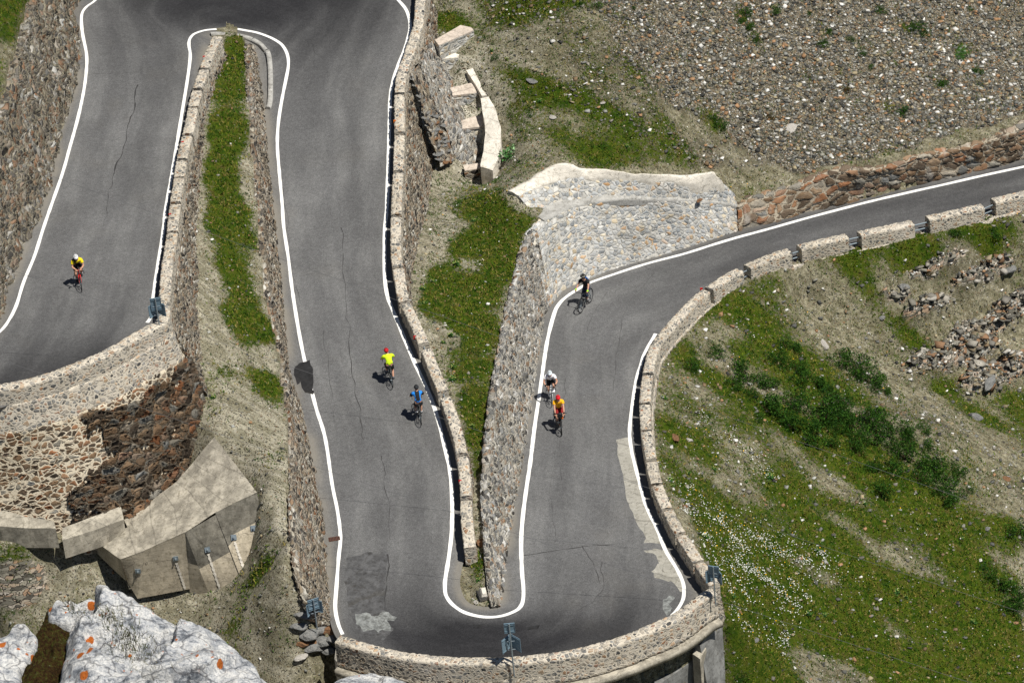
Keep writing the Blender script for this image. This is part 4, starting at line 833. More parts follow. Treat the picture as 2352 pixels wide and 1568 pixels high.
quadmesh('sloping_top',q_,M['concrete'],BT,noise=.05)
fr=[[(590,1129,3.1),(594,1150,2.75),(620,1274,.65),(553,1312,.15),(520,1212,1.9),(494,1176,2.5)]]
def face(a,b,c,d): return [a,b,c,d]
q_=rel([face((590,1129,3.1),(620,1276,.6),(555,1314,.1),(517,1166,2.62)),face((517,1166,2.62),(555,1314,.1),(555,1332,-.2),(494,1176,2.5)),face((498,1180,2.4),(556,1336,-.3),(484,1374,-1.3),(425,1222,2.25)),face((425,1222,2.25),(484,1374,-1.3),(436,1360,-1.1),(425,1222,2.25)),face((425,1223,2.25),(436,1352,-.9),(316,1374,-1.0),(333,1263,1.65)),face((333,1263,1.65),(316,1374,-1.0),(290,1330,.0),(277,1283,1.3)),face((277,1283,1.3),(290,1334,0.),(220,1268,.6),(212,1238,1.2))],BT)
def split(q,f): 
    a,b,c,d=[np.array(v,float) for v in q]; m1=a+(b-a)*f; m2=d+(c-d)*f
    return [a,m1,m2,d],[m1,b,c,m2]
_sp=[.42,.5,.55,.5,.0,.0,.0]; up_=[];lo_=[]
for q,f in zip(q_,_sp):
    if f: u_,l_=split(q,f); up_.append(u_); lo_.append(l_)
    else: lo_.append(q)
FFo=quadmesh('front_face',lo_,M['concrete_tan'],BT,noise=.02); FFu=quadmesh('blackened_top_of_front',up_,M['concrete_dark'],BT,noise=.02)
_n0=len(FFo.data.vertices)
_bv=BVHTree.FromPolygons([tuple(v.co) for o in(FFo,FFu) for v in o.data.vertices],[tuple(p.vertices) for p in FFo.data.polygons]+[tuple(i+_n0 for i in p.vertices) for p in FFu.data.polygons])
def on_face(x,y):
    r=_bv.ray_cast(Vector(CAM)-Vector(BT.location),Vector(ray(x,y)))
    return r[0],(r[1] if r[0] is None or r[1].dot(Vector(ray(x,y)))<0 else -r[1])
an=[(317,1310,.35),(403,1281,.9),(476,1261,.9),(537,1233,1.35),(582,1212,1.7)]
for i,(x,y,zz) in enumerate(an):
    a_,nrm=on_face(x,y)
    if a_ is None: continue
    R_=nrm.to_track_quat('Z','Y').to_matrix()
    b=MB(); b.box(a_+nrm*.035,(.24,.24,.03),R_); pl=b.build('anchor_plate',M['steel'],BT)
    b=MB(); b.tube([a_+nrm*.04,a_+nrm*.14],.035,6); b.tube([a_+nrm*.04,a_+nrm*.09],.06,6); b.build('bolt',M['steel'],pl)
    L_=[0,.0,.0,1,1,1][i+1] if i<5 else 0
    dx,dy=(34,100) if i==2 else (22,66)
    pts=[on_face(x+2+dx*q,y+10+dy*q) for q in np.linspace(0,1,25)]; pts=[(q[0]+q[1]*.028,q[1]) for q in pts if q[0] is not None]
    if len(pts)>3 and i!=0:
        V=[];F=[]
        for j,(q,nn2) in enumerate(pts):
            sd=Vector((.95,.3,0)).cross(nn2).cross(nn2).normalized(); w=.05+.02*math.sin(j*2.2+i)
            V+=[q-sd*w,q+sd*w]
            if j: F.append((2*j-2,2*j-1,2*j+1,2*j))
        mesh_np('lime_streak',V,F,M['plaster'],BT)
# low beams at the left
def prism(name,top,depth,mat,parent=None,noise=.03,label=None,cat=None,group=None,ds=.2):
    T=[np.array(P(*v)) for v in top]; B=[t-np.array([0,0,depth]) for t in T]; n=len(T)
    o=T[0]; par=parent
    V=T+B; quads=[]
    cen=sum(T)/n
    bm=bmesh.new(); vs=[bm.verts.new(v) for v in V]; bm.faces.new(vs[:n]); bm.faces.new(vs[n:][::-1])
    for i in range(n): bm.faces.new((vs[i],vs[n+i],vs[n+(i+1)%n],vs[(i+1)%n]))
    bmesh.ops.recalc_face_normals(bm,faces=bm.faces)
    bmesh.ops.triangulate(bm,faces=[f for f in bm.faces if len(f.verts)>4])
    for _ in range(3): bmesh.ops.subdivide_edges(bm,edges=[e for e in bm.edges if e.calc_length()>ds*1.5],cuts=1,use_grid_fill=True)
    V=np.array([v.co[:] for v in bm.verts]); 
    if noise:
        V=V+np.stack([fbm(V,1.6,3,s) for s in(1,2,3)],-1)*noise
        for v,q in zip(bm.verts,V): v.co=q
    # planar UVs in metres for masonry
    me=bpy.data.meshes.new(name); uvl=bm.loops.layers.uv.new('UVMap')
    for f in bm.faces:
        nz=f.normal
        for l in f.loops:
            c=l.vert.co; l[uvl].uv=(c.x+c.y*.3,c.y) if abs(nz.z)>.7 else ((c.x if abs(nz.y)>abs(nz.x) else c.y),c.z)
    bm.to_mesh(me); bm.free(); me.materials.append(mat); ob=bpy.data.objects.new(name,me); COL.objects.link(ob)
    if parent: ob.parent=parent
    if label: tag(ob,label,cat,group)
    return ob
prism('concrete_beam',[(-60,1150,3.7),(0,1168,3.6),(60,1186,3.45),(124,1196,3.2),(128,1212,3.1),(60,1212,3.2),(0,1208,3.3),(-60,1200,3.4)],1.1,M['concrete'],label='low concrete beam under the cream jointed wall at the left edge',cat='concrete beam',group='concrete beams under the left bend')
prism('concrete_beam',[(143,1212,2.8),(278,1162,2.35),(284,1192,2.1),(214,1218,2.3),(143,1240,2.5)],1.0,M['concrete'],label='low concrete beam joining the anchored buttress on its left',cat='concrete beam',group='concrete beams under the left bend')
# ------------------------------------------------------------ stepped masonry by the middle road wall
prism('masonry_block',[(992,112,2.85),(1038,56,2.75),(1068,56,2.6),(1100,92,2.5),(1085,72,2.6),(1010,125,2.75)],1.3,M['wall_new'],label='flat topped masonry block against the wall below the upper hairpin',cat='masonry block') if False else None
def pblock(poly,h,mat,topmat,label,group,cap=.1):
    e=empty('masonry_step',P(*poly[0]),label=label,cat='masonry step',group=group); e.location=(0,0,0); c=np.mean([P(*q) for q in poly],axis=0); e.location=tuple(c-np.array([0,0,h]))
    lo=[(a,b,z-cap*0) for a,b,z in poly]
    o1=prism('stone_base',poly,h,mat,noise=.04); o2=None
    T=[np.array(P(*q)) for q in poly]; cc=sum(T)/len(T)
    o2=mesh_np('top_slab',[cc+(t-cc)*1.0+np.array([0,0,.05]) for t in T]+[cc+(t-cc)*1.0+np.array([0,0,-.06]) for t in T],[tuple(range(len(T)))]+[(i,(i+1)%len(T),len(T)+(i+1)%len(T),len(T)+i) for i in range(len(T))],topmat)
    o2.data.validate()
    for o in(o1,o2): o.parent=e; o.matrix_parent_inverse=Matrix.Translation(e.location).inverted()
    return e
gS='stepped masonry blocks beside the middle road wall'
pblock([(999,94,3.6),(1058,60,3.5),(1082,65,3.45),(1088,72,3.45),(1008,106,3.6)],1.5,M['wall_new'],M['slab'],'topmost stone block with a long flat top beside the middle road wall',gS)
pblock([(1000,110,2.8),(1030,114,2.75),(1055,128,2.65),(1052,134,2.65),(1012,138,2.75)],1.5,M['wall_new'],M['plaster'],'masonry step with a cream rendered top, second from the top of the flight',gS)
pblock([(1034,204,1.95),(1094,190,1.85),(1110,213,1.7),(1040,222,1.8)],1.5,M['wall_new'],M['slab'],'masonry step with a pinkish flat top, third from the top of the flight',gS)
pblock([(1052,283,1.1),(1085,270,1.1),(1120,265,1.05),(1124,290,.9),(1056,299,1.0)],1.7,M['wall_new'],M['slab'],'masonry step with a pinkish flat top, fourth from the top of the flight',gS)
pblock([(1064,382,.05),(1114,374,.05),(1118,386,0),(1068,394,0)],1.1,M['wall_mixed'],M['slab'],'lowest small masonry step beside the cream anchored wall',gS)
def keep(o,e): o.parent=e; o.matrix_parent_inverse=Matrix.Translation(e.location).inverted(); return o
RWe=empty('rendered_wall',P(1135,320,.8),label='cream rendered wall with protruding anchor bolts right of the masonry steps',cat='rendered wall')
keep(prism('wall_body',[(1104,227,2.1),(1122,222,2.1),(1139,250,1.85),(1149,291,1.5),(1151,332,1.15),(1144,364,.9),(1131,392,.6),(1104,384,.65),(1111,340,1.0),(1114,290,1.35)],1.9,M['plaster'],noise=.06),RWe)
keep(prism('upper_kerb',[(1071,161,2.35),(1086,156,2.35),(1101,186,2.1),(1118,219,1.9),(1107,220,1.9),(1090,190,2.05)],1.2,M['plaster'],noise=.04),RWe)
for (x,y,zz) in((1148,278,1.0),(1152,316,.6),(1148,352,.3),(1138,392,-.05)):
    q=np.array(P(x,y,zz)); b=MB(); b.tube([q-np.array([.35,0,0]),q+np.array([.1,-.05,.03])],.04,6); b.box(q-np.array([.06,0,0]),(.06,.22,.22)); keep(b.build('anchor_bolt',M['steel']),RWe)
# thicker facing with toothed stone edge
def rs(l,n=36): 
    c=catmull(PZ(l),10); return resamp(c,n=n)
FT=rs([(966,-40,4.4),(972,20,4.4),(968,60,4.35),(956,100,4.35),(950,125,4.35),(962,146,4.4)]); FB=rs([(980,0,3.4),(996,83,2.9),(1022,150,2.2),(1040,195,1.8),(1051,233,1.4),(1061,275,1.1),(1068,320,.7),(1046,362,.3)])
FT=FT[::-1];FB=FB[::-1]
o=loft('facing_wall',[FT-np.array([1.2,0,.6]),FT+np.array([0,0,.05]),FB,FB+(FB-FT)*.3],M['wall_east'],noise=.05,ds=.1,caps=False); tag(o,'thicker pale masonry facing bulging from the middle road wall','facing wall')
e=empty('stone_teeth',P(1000,250,2.),label='ragged stair of dark protruding stones at the cut edge of the wall facing',cat='stone edge')
T1=rs([(962,146,4.4),(985,205,3.65),(1015,280,2.3),(1046,362,.4)],40); T2=rs([(944,172,4.4),(962,220,3.6),(985,300,2.35),(1012,384,.7)],40)
keep(loft('core',[T1,T1*.5+T2*.5-z1*.05,T2],M['wall_mixed'],noise=.12,ds=.1,caps=False),e)
rr=np.random.default_rng(4)
for i in range(30):
    f=(i+.5)/30
    for k in range(2):
        u=rr.uniform(0,1); q=T1[int(f*39)]*(1-u)+T2[int(f*39)]*u-z1*(.1+.2*min(u,1-u)); s=rr.uniform(.08,.17)
        o=bpy.data.objects.new('stone',RK['b' if rr.random()<.15 else 'g'][rr.integers(4)]); COL.objects.link(o); o.parent=e
        o.location=Vector(q)-Vector(e.location); o.scale=(s*1.5,s*1.2,s*.6); o.rotation_euler=(.1*k,.2*k,.4+rr.uniform(-.3,.3))
# ------------------------------------------------------------ pillars beneath the bottom hairpin
def pil(poly,depth,mat,label,name='concrete_pillar'): return prism(name,poly,depth,mat,label=label,cat='pillar',ds=.6,group='concrete supports under the bottom hairpin')
_f=[P(1608,1482,-1.25),P(1662,1398,-1.1),P(1722,1650,-6.8),P(1640,1660,-5.2)]; _b=[v+np.array([-1.3,1.6,0]) for v in _f]; _f=_f+_b
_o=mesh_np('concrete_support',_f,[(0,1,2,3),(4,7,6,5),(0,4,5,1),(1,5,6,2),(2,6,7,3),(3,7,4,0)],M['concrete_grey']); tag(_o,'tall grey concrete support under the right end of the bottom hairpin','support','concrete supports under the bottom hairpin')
for (x,y,zz) in((1624,1485,-1.5),(1641,1470,-1.6)): pass
pil([(1590,1500,-1.6),(1604,1478,-1.55),(1622,1488,-1.6),(1608,1512,-1.65)],10,M['concrete'],'narrow pale concrete rib in front of the tall grey support')
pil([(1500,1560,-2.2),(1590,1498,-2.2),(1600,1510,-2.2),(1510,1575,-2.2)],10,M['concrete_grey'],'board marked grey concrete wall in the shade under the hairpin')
# ------------------------------------------------------------ signs
def sign(px,py_base,hgt,face,label,flip=False,plate=(.46,.5),chev=.72,base_h=0,arms=True,zb=None,lean=0,vis=True,plates=None,low=1.0):
    z=zb; p=P(px,py_base,z); e=empty('road_sign',p,face,label=label,cat='road sign',group='hairpin signs with their backs to the camera')
    b=MB(); b.tube([(0,0,-.1),(0,0,hgt)],.032,10); b.build('post',M['steel'],e)
    b=MB(); pw,phh=plate; b.box((0,.05,hgt-phh/2),(pw,.02,phh)); b.box((0,.03,hgt-.08),(pw-.05,.03,.035)); b.box((0,.03,hgt-phh+.08),(pw-.05,.03,.035)); 
    for sx in(-1,1): b.box((sx*pw/2,.04,hgt-phh/2),(.012,.05,phh))
    for sz in(0,-phh): b.box((0,.04,hgt+sz),(pw,.05,.012))
    b.build('upper_plate',M['signback'],e)
    if chev:
        t=chev; yc=hgt-low-t/2
        for s in(-1,1):
            R_=Matrix.Rotation(math.radians(-48*s),3,'Z'); c=Vector((s*.21,.13+.0,yc))
            b=MB(); b.box(c,(t*.72,.02,t),R_); b.box(c+R_@Vector((0,-.02,.3)),(t*.62,.02,.035),R_); b.box(c+R_@Vector((0,-.02,-.3)),(t*.62,.02,.035),R_)
            o=b.build('chevron_plate',M['signback'],e)
            f=MB(); # chevron on the road-facing side
            w=t*.34;hh=t*.42
            for sg in(1,-1):
                q=[(-s*w*.2,.013,0),(s*w*.55,.013,0),(-s*w*.1,.013,sg*hh),(-s*w*.85,.013,sg*hh)]
                f.add([c+R_@Vector(v) for v in q]+[c+R_@Vector((v[0],.011,v[2])) for v in q],[(0,1,2,3),(7,6,5,4)])
            if flip: f.V=[tuple(Vector(v)-R_@Vector((0,.027,0))) for v in f.V]
            m=f.build('chevron_mark',M['silver'] if flip else M['chevwhite'],o)
        for zz in(yc+.22,yc-.22):
            b=MB(); b.tube([(-.16,.03,zz),(.16,.03,zz)],.018,6); b.tube([(0,0,zz),(0,.1,zz)],.018,6); b.build('bracket',M['steel'],e)
    return e
sign(1181,1548,2.7,.0,'hairpin sign on a tall post at the middle of the bottom hairpin parapet',zb=.38,plate=(.44,.5),low=.8)
sign(369,766,1.85,.1,'hairpin sign on the parapet corner of the lower left bend',zb=8.35,plate=(.46,.62),low=.35,chev=.62)
sign(1643,1382,1.9,-.35,'hairpin sign on the parapet at the right end of the bottom hairpin',zb=.45,plate=(.46,.6),low=.3,chev=.6)
sign(728,1440,1.5,.35,'hairpin sign with a silver chevron below the lower left end of the bottom hairpin',zb=.5,plate=(.5,.55),low=.2,chev=.6,flip=True)
# ------------------------------------------------------------ reflectors and rails
def refl(px,py,h,z0,mat,label):
    p=onr_leg(px,py,h,z0); e=empty('reflector',p,label=label,cat='reflector',group='small reflectors on the parapets')
    b=MB(); b.box((0,0,0),(.13,.03,.2)); b.build('red_face',mat,e); b=MB(); b.box((0,.03,-.02),(.03,.04,.26)); b.box((.0,.03,-.13),(.16,.05,.02)); b.build('bracket',M['steel'],e)
refl(469,133,.8,6,M['red'],'red reflector on the upper left parapet nearest the inner hairpin'); refl(420,329,.8,6.5,M['red'],'red reflector midway along the upper left parapet'); refl(391,495,.8,7,M['red'],'red reflector on the upper left parapet nearest the lower bend')
refl(907,280,.8,4,M['orange'],'orange reflector on the upper part of the middle road parapet'); refl(953,775,.8,2.2,M['red'],'red reflector in the parapet gap right of the lime cyclist'); refl(1057,1106,.8,1,M['red'],'red reflector low on the middle road parapet'); refl(1611,665,.8,-2.3,M['red'],'red reflector where the right hand parapet starts to curve')
def rails(c,edges,i0,idx,side,labels,n=2):
    for k,lab in zip(idx,labels):
        a,b_=edges[2*k+1],edges[2*k+2]; q=resamp(c,n=2,s0=a-.12,s1=b_+.12); nn_=normals2(q,side); e=empty('guard_rail',q[0]+nn_[0]*.24-z1*.85,label=lab,cat='guard rail',group='steel rails bridging the parapet gaps')
        for h in(.3,.62):
            b=MB(); b.tube([q[0]+nn_[0]*.26-z1*(.85-h)-np.array(e.location),q[1]+nn_[1]*.26-z1*(.85-h)-np.array(e.location)],.035,8); b.build('rail',M['steel'],e)
rails(PC,eC,0,range(6),-1,['pair of steel rails in a parapet gap, %s gap from the right edge'%ORD[i] for i in range(6)])
rails(PB,eB,0,[6,7],-1,['steel rails in the parapet gap right of the lime cyclist','steel rails in the parapet gap right of the blue cyclist'])
# ------------------------------------------------------------ cables
def cable(a,b_,sag,label):
    A=np.array(P(*a));B=np.array(P(*b_)); d=B-A; A=A-d*.25; B=B+d*.25; n=50; t=np.linspace(0,1,n)[:,None]; C=A+(B-A)*t; C[:,2]-=(sag*4*t*(1-t))[:,0]
    b=MB(); b.tube(C,.007,5); tag(b.build('cable',M['wire']),label,'cable','thin cables strung across the slope')
cable((130,402,13.5),(2352,1185,0.5),.3,'highest of the three thin steel cables crossing the roads')
cable((0,604,13.2),(2352,1400,-2),.3,'thin steel cable crossing just over the shadow of the yellow jersey rider')
cable((0,818,12),(2236,1562,-4),.3,'lowest of the three thin steel cables crossing the roads')
# ------------------------------------------------------------ foreground limestone crag
def crag_mesh(name,poly,zr,label,seed,hgt,dscale=1.,ds=.055):
    pts=np.array([P(x,y,zr+.4*hgt) for x,y in poly]); pl=[tuple(p[:2]) for p in pts]
    x0,y0=pts[:,0].min()-.6,pts[:,1].min()-.6; x1,y1=pts[:,0].max()+.6,pts[:,1].max()+.6
    gx=np.arange(x0,x1,ds); gy=np.arange(y0,y1,ds*1.15); A,B=np.meshgrid(gx,gy); q=np.c_[A.ravel(),B.ravel()]
    a=np.array(pl); b_=np.roll(a,-1,0); d2=np.full(len(q),1e9)
    for u,v in zip(a,b_):
        w=v-u; t=np.clip(((q-u)@w)/(w@w+1e-9),0,1); d2=np.minimum(d2,((q-(u+t[:,None]*w))**2).sum(1))
    d=np.sqrt(d2)*np.where(inpoly(q,pl),1,-1)
    p3=np.c_[q,q[:,0]*0]
    d=d+fbm(p3,1.2,4,seed)*.25
    z=zr-.1+np.where(d>0,hgt*(1-np.exp(-d/1.1)),0)+np.where(d<0,d*7,0)
    r1=fbm(p3*np.array([1,.7,1]),.55,5,seed+1); rd=1-np.abs(fbm(p3@np.array([[.8,.6,0],[-.6,.8,0],[0,0,1]])*np.array([1.,3,1]),.8,5,seed+2,.55)); cr=np.abs(fbm(p3@np.array([[.9,-.4,0],[.4,.9,0],[0,0,1]]),.9,4,seed+7))
    rr_=np.random.default_rng(seed+50); sd=np.c_[rr_.uniform(x0,x1,46),rr_.uniform(y0,y1,46)]; qw=q+np.stack([fbm(p3,.6,3,seed+60),fbm(p3,.6,3,seed+61)],-1)*.9
    kk=((qw[:,None]-sd[None])**2).sum(-1).argmin(1); tl_=rr_.normal(0,.36,(46,2)); of_=rr_.uniform(-.22,.22,46); z=z+(d>.0)*dscale*np.clip(((q-sd[kk])*tl_[kk]).sum(1)+of_[kk],-.9,.9)*sstep(0,.6,d)
    z=z+(d>-.1)*(r1*1.0*dscale+(rd-.8)*.35*dscale+fbm(p3,4,3,seed+5)*.03-.35*sstep(.035,.0,cr)*dscale)
    _z=z.reshape(len(gy),len(gx))
    for _ in range(3): _z[1:-1]=(_z[:-2]+2*_z[1:-1]+_z[2:])/4; _z[:,1:-1]=(_z[:,:-2]+2*_z[:,1:-1]+_z[:,2:])/4
    z=_z.ravel()+fbm(p3,6,3,seed+5)*.035*(d>0)
    z=np.maximum(z,zr-9); nx,ny=len(gx),len(gy); keep=d>-1.1
    i=np.arange(ny-1)[:,None]*nx+np.arange(nx-1)[None]; F=np.stack([i,i+1,i+nx+1,i+nx],-1).reshape(-1,4); F=F[keep[F].all(1)]
    V=np.c_[q,z]; moss=sstep(.0,.35,fbm(p3,.45,4,seed+9)-.15)
    u_,inv=np.unique(F,return_inverse=True); V=V[u_]; F=inv.reshape(F.shape)
    return V,F
t=NT('lichened limestone'); p=t.pos(); n=t.noise(t.mapping(t.warp(p,1.5,.6),(1,2.0,1.4)),.9,7,.66).outputs[0]; f=t.noise(p,9,5,.75).outputs[0]; ve=t.voro(t.mapping(t.warp(p,1.2,.7),(1,2.2,1)),.55,'DISTANCE_TO_EDGE').outputs['Distance']
c=t.ramp(n,[(0,(.05,.055,.06)),(.38,(.2,.215,.235)),(.45,(.5,.51,.52)),(.56,(.72,.71,.68)),(1,(.8,.78,.73))])
c=t.mix(t.step(.38,.56,f),t.mix(1,c,(.55,.57,.61),'MULTIPLY'),c); c=t.mix(t.math('MULTIPLY',t.step(.035,.0,ve),.7),c,(.08,.08,.085))
def lich(sc,th,sz,seed):
    L=t.voro(t.warp(t.mapping(p,(1,1,1),(seed,seed,0)),4,.12),sc); s_=t.n('ShaderNodeSeparateColor'); t.l(L.outputs['Color'],s_.inputs[0])
    return t.math('MULTIPLY',t.step(sz,sz-.05,t.math('ADD',L.outputs['Distance'],t.math('MULTIPLY',f,.1))),t.step(th,th+.02,s_.outputs[0]))
lm=t.math('MAXIMUM',lich(1.1,.6,.3,2),t.math('MULTIPLY',lich(3.2,.6,.3,7),t.step(.5,.56,t.noise(p,.7,2).outputs[0])))
c=t.mix(lm,c,t.mix(f,(.22,.06,.015),(.7,.2,.04)))
t.l(c,t.b.inputs['Base Color']); t.l(t.bump(t.math('ADD',n,t.math('MULTIPLY',f,.5)),1,.22),t.b.inputs['Normal']); M['lime']=t.m
ZR=5.0
cr=empty('limestone_crag',P(300,1500,ZR-2),label='big pale limestone crag with orange lichen in the bottom left foreground',cat='rock outcrop')
def addcrag(poly,zr,nm,seed,hgt,e,ds_=1.):
    V,F=crag_mesh(nm,poly,zr,'',seed,hgt,ds_); o=mesh_np(nm,V-np.array(e.location),F,M['lime'],e,smooth=True); return V
CV=addcrag([(104,1400),(108,1374),(150,1350),(207,1345),(262,1358),(333,1380),(412,1400),(467,1421),(510,1440),(535,1462),(570,1490),(608,1540),(640,1600),(700,1900),(150,1900),(90,1700),(120,1560),(150,1480),(140,1420)],ZR,'rock_face',3,1.5,cr)
e2=empty('limestone_boulder',P(40,1470,ZR),label='pale limestone boulder at the left edge of the foreground',cat='boulder')
CV2=addcrag([(0,1442),(30,1425),(55,1415),(85,1440),(82,1468),(70,1500),(38,1525),(50,1570),(60,1640),(0,1700),(-120,1700),(-120,1480)],ZR+.2,'rock_face',13,.8,e2,.6)
e3=empty('limestone_boulder',P(870,1590,1.),label='top of a lichened limestone knob at the bottom edge under the hairpin',cat='boulder')
V,F=crag_mesh('rock_face',[(740,1568),(784,1540),(851,1530),(918,1545),(984,1570),(1040,1620),(1000,1750),(740,1750),(700,1600)],1.2,'',23,.6,.4); mesh_np('rock_face',V-np.array(e3.location),F,M['lime'],e3,smooth=True)
# mossy earth pocket between the foreground rocks
V,F=crag_mesh('x',[(30,1530),(65,1480),(85,1430),(105,1385),(150,1400),(190,1440),(175,1490),(140,1530),(150,1600),(150,1700),(60,1750),(20,1600)],ZR-.1,'',33,.5,.5); t=NT('mossy earth'); p=t.pos(); f=t.noise(p,6,5,.8).outputs[0]; t.l(t.ramp(f,[(0,(.006,.005,.003)),(.42,(.025,.014,.006)),(.52,(.06,.032,.012)),(.58,(.05,.06,.01)),(.66,(.1,.09,.03)),(.72,(.5,.5,.5)),(1,(.6,.6,.6))]),t.b.inputs['Base Color']); t.l(t.bump(f,1,.25),t.b.inputs['Normal']); M['moss']=t.m
o=_moss=mesh_np('mossy_earth',V,F,M['moss'],smooth=True); tag(o,'dark brown mossy earth pocket between the foreground limestone rocks','moss',kind='stuff')

# grass tufts and moss rooted in the cracks of the foreground crag
_cv=[tuple(v) for v in CV]; 
_co=[o for o in COL.objects if o.parent is cr][0]; _bvc=BVHTree.FromPolygons([tuple(Vector(v.co)+cr.location) for v in _co.data.vertices],[tuple(p.vertices) for p in _co.data.polygons])
_r=np.random.default_rng(3); VV=[];FF=[];CC=[]
for (x,y,sx,sy,n_,hh) in((285,1462,22,30,260,.4),(250,1420,16,12,120,.3),(330,1500,26,22,200,.25),(165,1385,10,14,90,.5),(200,1408,40,10,160,.16),(300,1480,40,16,200,.14),(870,1600,4,4,5,.1)):
    for k in range(n_):
        r=_bvc.ray_cast(Vector(CAM),Vector(ray(x+_r.normal()*sx,y+_r.normal()*sy)))
        if r[0] is None: continue
        q=np.array(r[0]); w=np.array([_r.normal(),_r.normal(),0]); w=w/np.linalg.norm(w)*.012; t_=np.array([_r.normal()*.35,_r.normal()*.35,1.])*hh*_r.uniform(.5,1.2); b0=len(VV); VV+=[q-w,q+w,q+t_]; FF.append((b0,b0+1,b0+2)); c_=[(.09,.1,.02),(.16,.14,.05),(.05,.03,.015),(.05,.07,.015)][_r.integers(4)]; CC+=[c_]*3
M['leafv0']=None
_t=NT('dry grass blade'); _a=_t.attr('col'); _t.l(_a.outputs['Color'],_t.b.inputs['Base Color'])
o=mesh_np('grass',np.array(VV),np.array(FF),_t.m,cols={'col':np.array(CC)}); tag(o,'dry grass tufts growing in the cracks of the foreground limestone','grass',kind='stuff')

prism('concrete_slab',[(776,1462,.35),(800,1484,.1),(842,1540,-.9),(800,1552,-1.2),(768,1512,-.6)],1.2,M['plaster'],label='cream sloping concrete slab under the left end of the long curved parapet',cat='slab')

_r=np.random.default_rng(8); n_=900; _V=np.array([v.co[:] for v in _moss.data.vertices]); _V=_V[_V[:,2]>ZR-1.2]; _q=_V[_r.integers(0,len(_V),n_)]; VV=[];FF=[];CC=[]
for k,q in enumerate(_q):
    w=np.array([_r.normal(),_r.normal(),0]); w=w/np.linalg.norm(w)*.012; t_=np.array([_r.normal()*.4,_r.normal()*.4,1.])*_r.uniform(.06,.3); VV+=[q-w,q+w,q+t_]; FF.append((3*k,3*k+1,3*k+2)); CC+=[[(.06,.08,.015),(.12,.11,.03),(.05,.03,.012),(.03,.05,.01)][_r.integers(4)]]*3
o=mesh_np('grass',np.array(VV),np.array(FF),_t.m,cols={'col':np.array(CC)}); tag(o,'short brown and green tufts on the mossy earth at the lower left','grass',kind='stuff')
# ------------------------------------------------------------ cyclists
M['skin']=simple('rider skin',(.5,.27,.18),.6,0,.3,.06)  # plain skin colour of all riders
def cmat(n,c,r=.75): 
    if n not in M: M[n]=simple(n,c,r,0,.25,.1,18)
    return M[n]
def V3(*a): return Vector(a)
def ik(a,b,l1,l2,pole):
    d=b-a; L=min(d.length,(l1+l2)*.999); d=d.normalized(); x=(l1*l1-l2*l2+L*L)/(2*L); h=math.sqrt(max(l1*l1-x*x,0)); p=(pole-d*pole.dot(d)).normalized()
    return a+d*x+p*h
def wheel(par,y,R,mats,fat=1.):
    w=empty('wheel',(0,y,R)); w.parent=par
    b=MB(); b.torus((0,0,0),R-.014*fat,.014*fat,40,8); b.build('tyre',M['black'],w,True)
    b=MB(); b.torus((0,0,0),R-.035*fat,.009,40,6); b.build('rim',mats,w,True)
    b=MB(); b.tube([(-.045,0,0),(.045,0,0)],.02,8); 
    for i in range(16):
        a=2*math.pi*i/16; b.tube([(0,0,0),(0,math.cos(a)*(R-.04),math.sin(a)*(R-.04))],.0022,4,cap=False)
    b.build('hub_and_spokes',M['steel'],w); return w
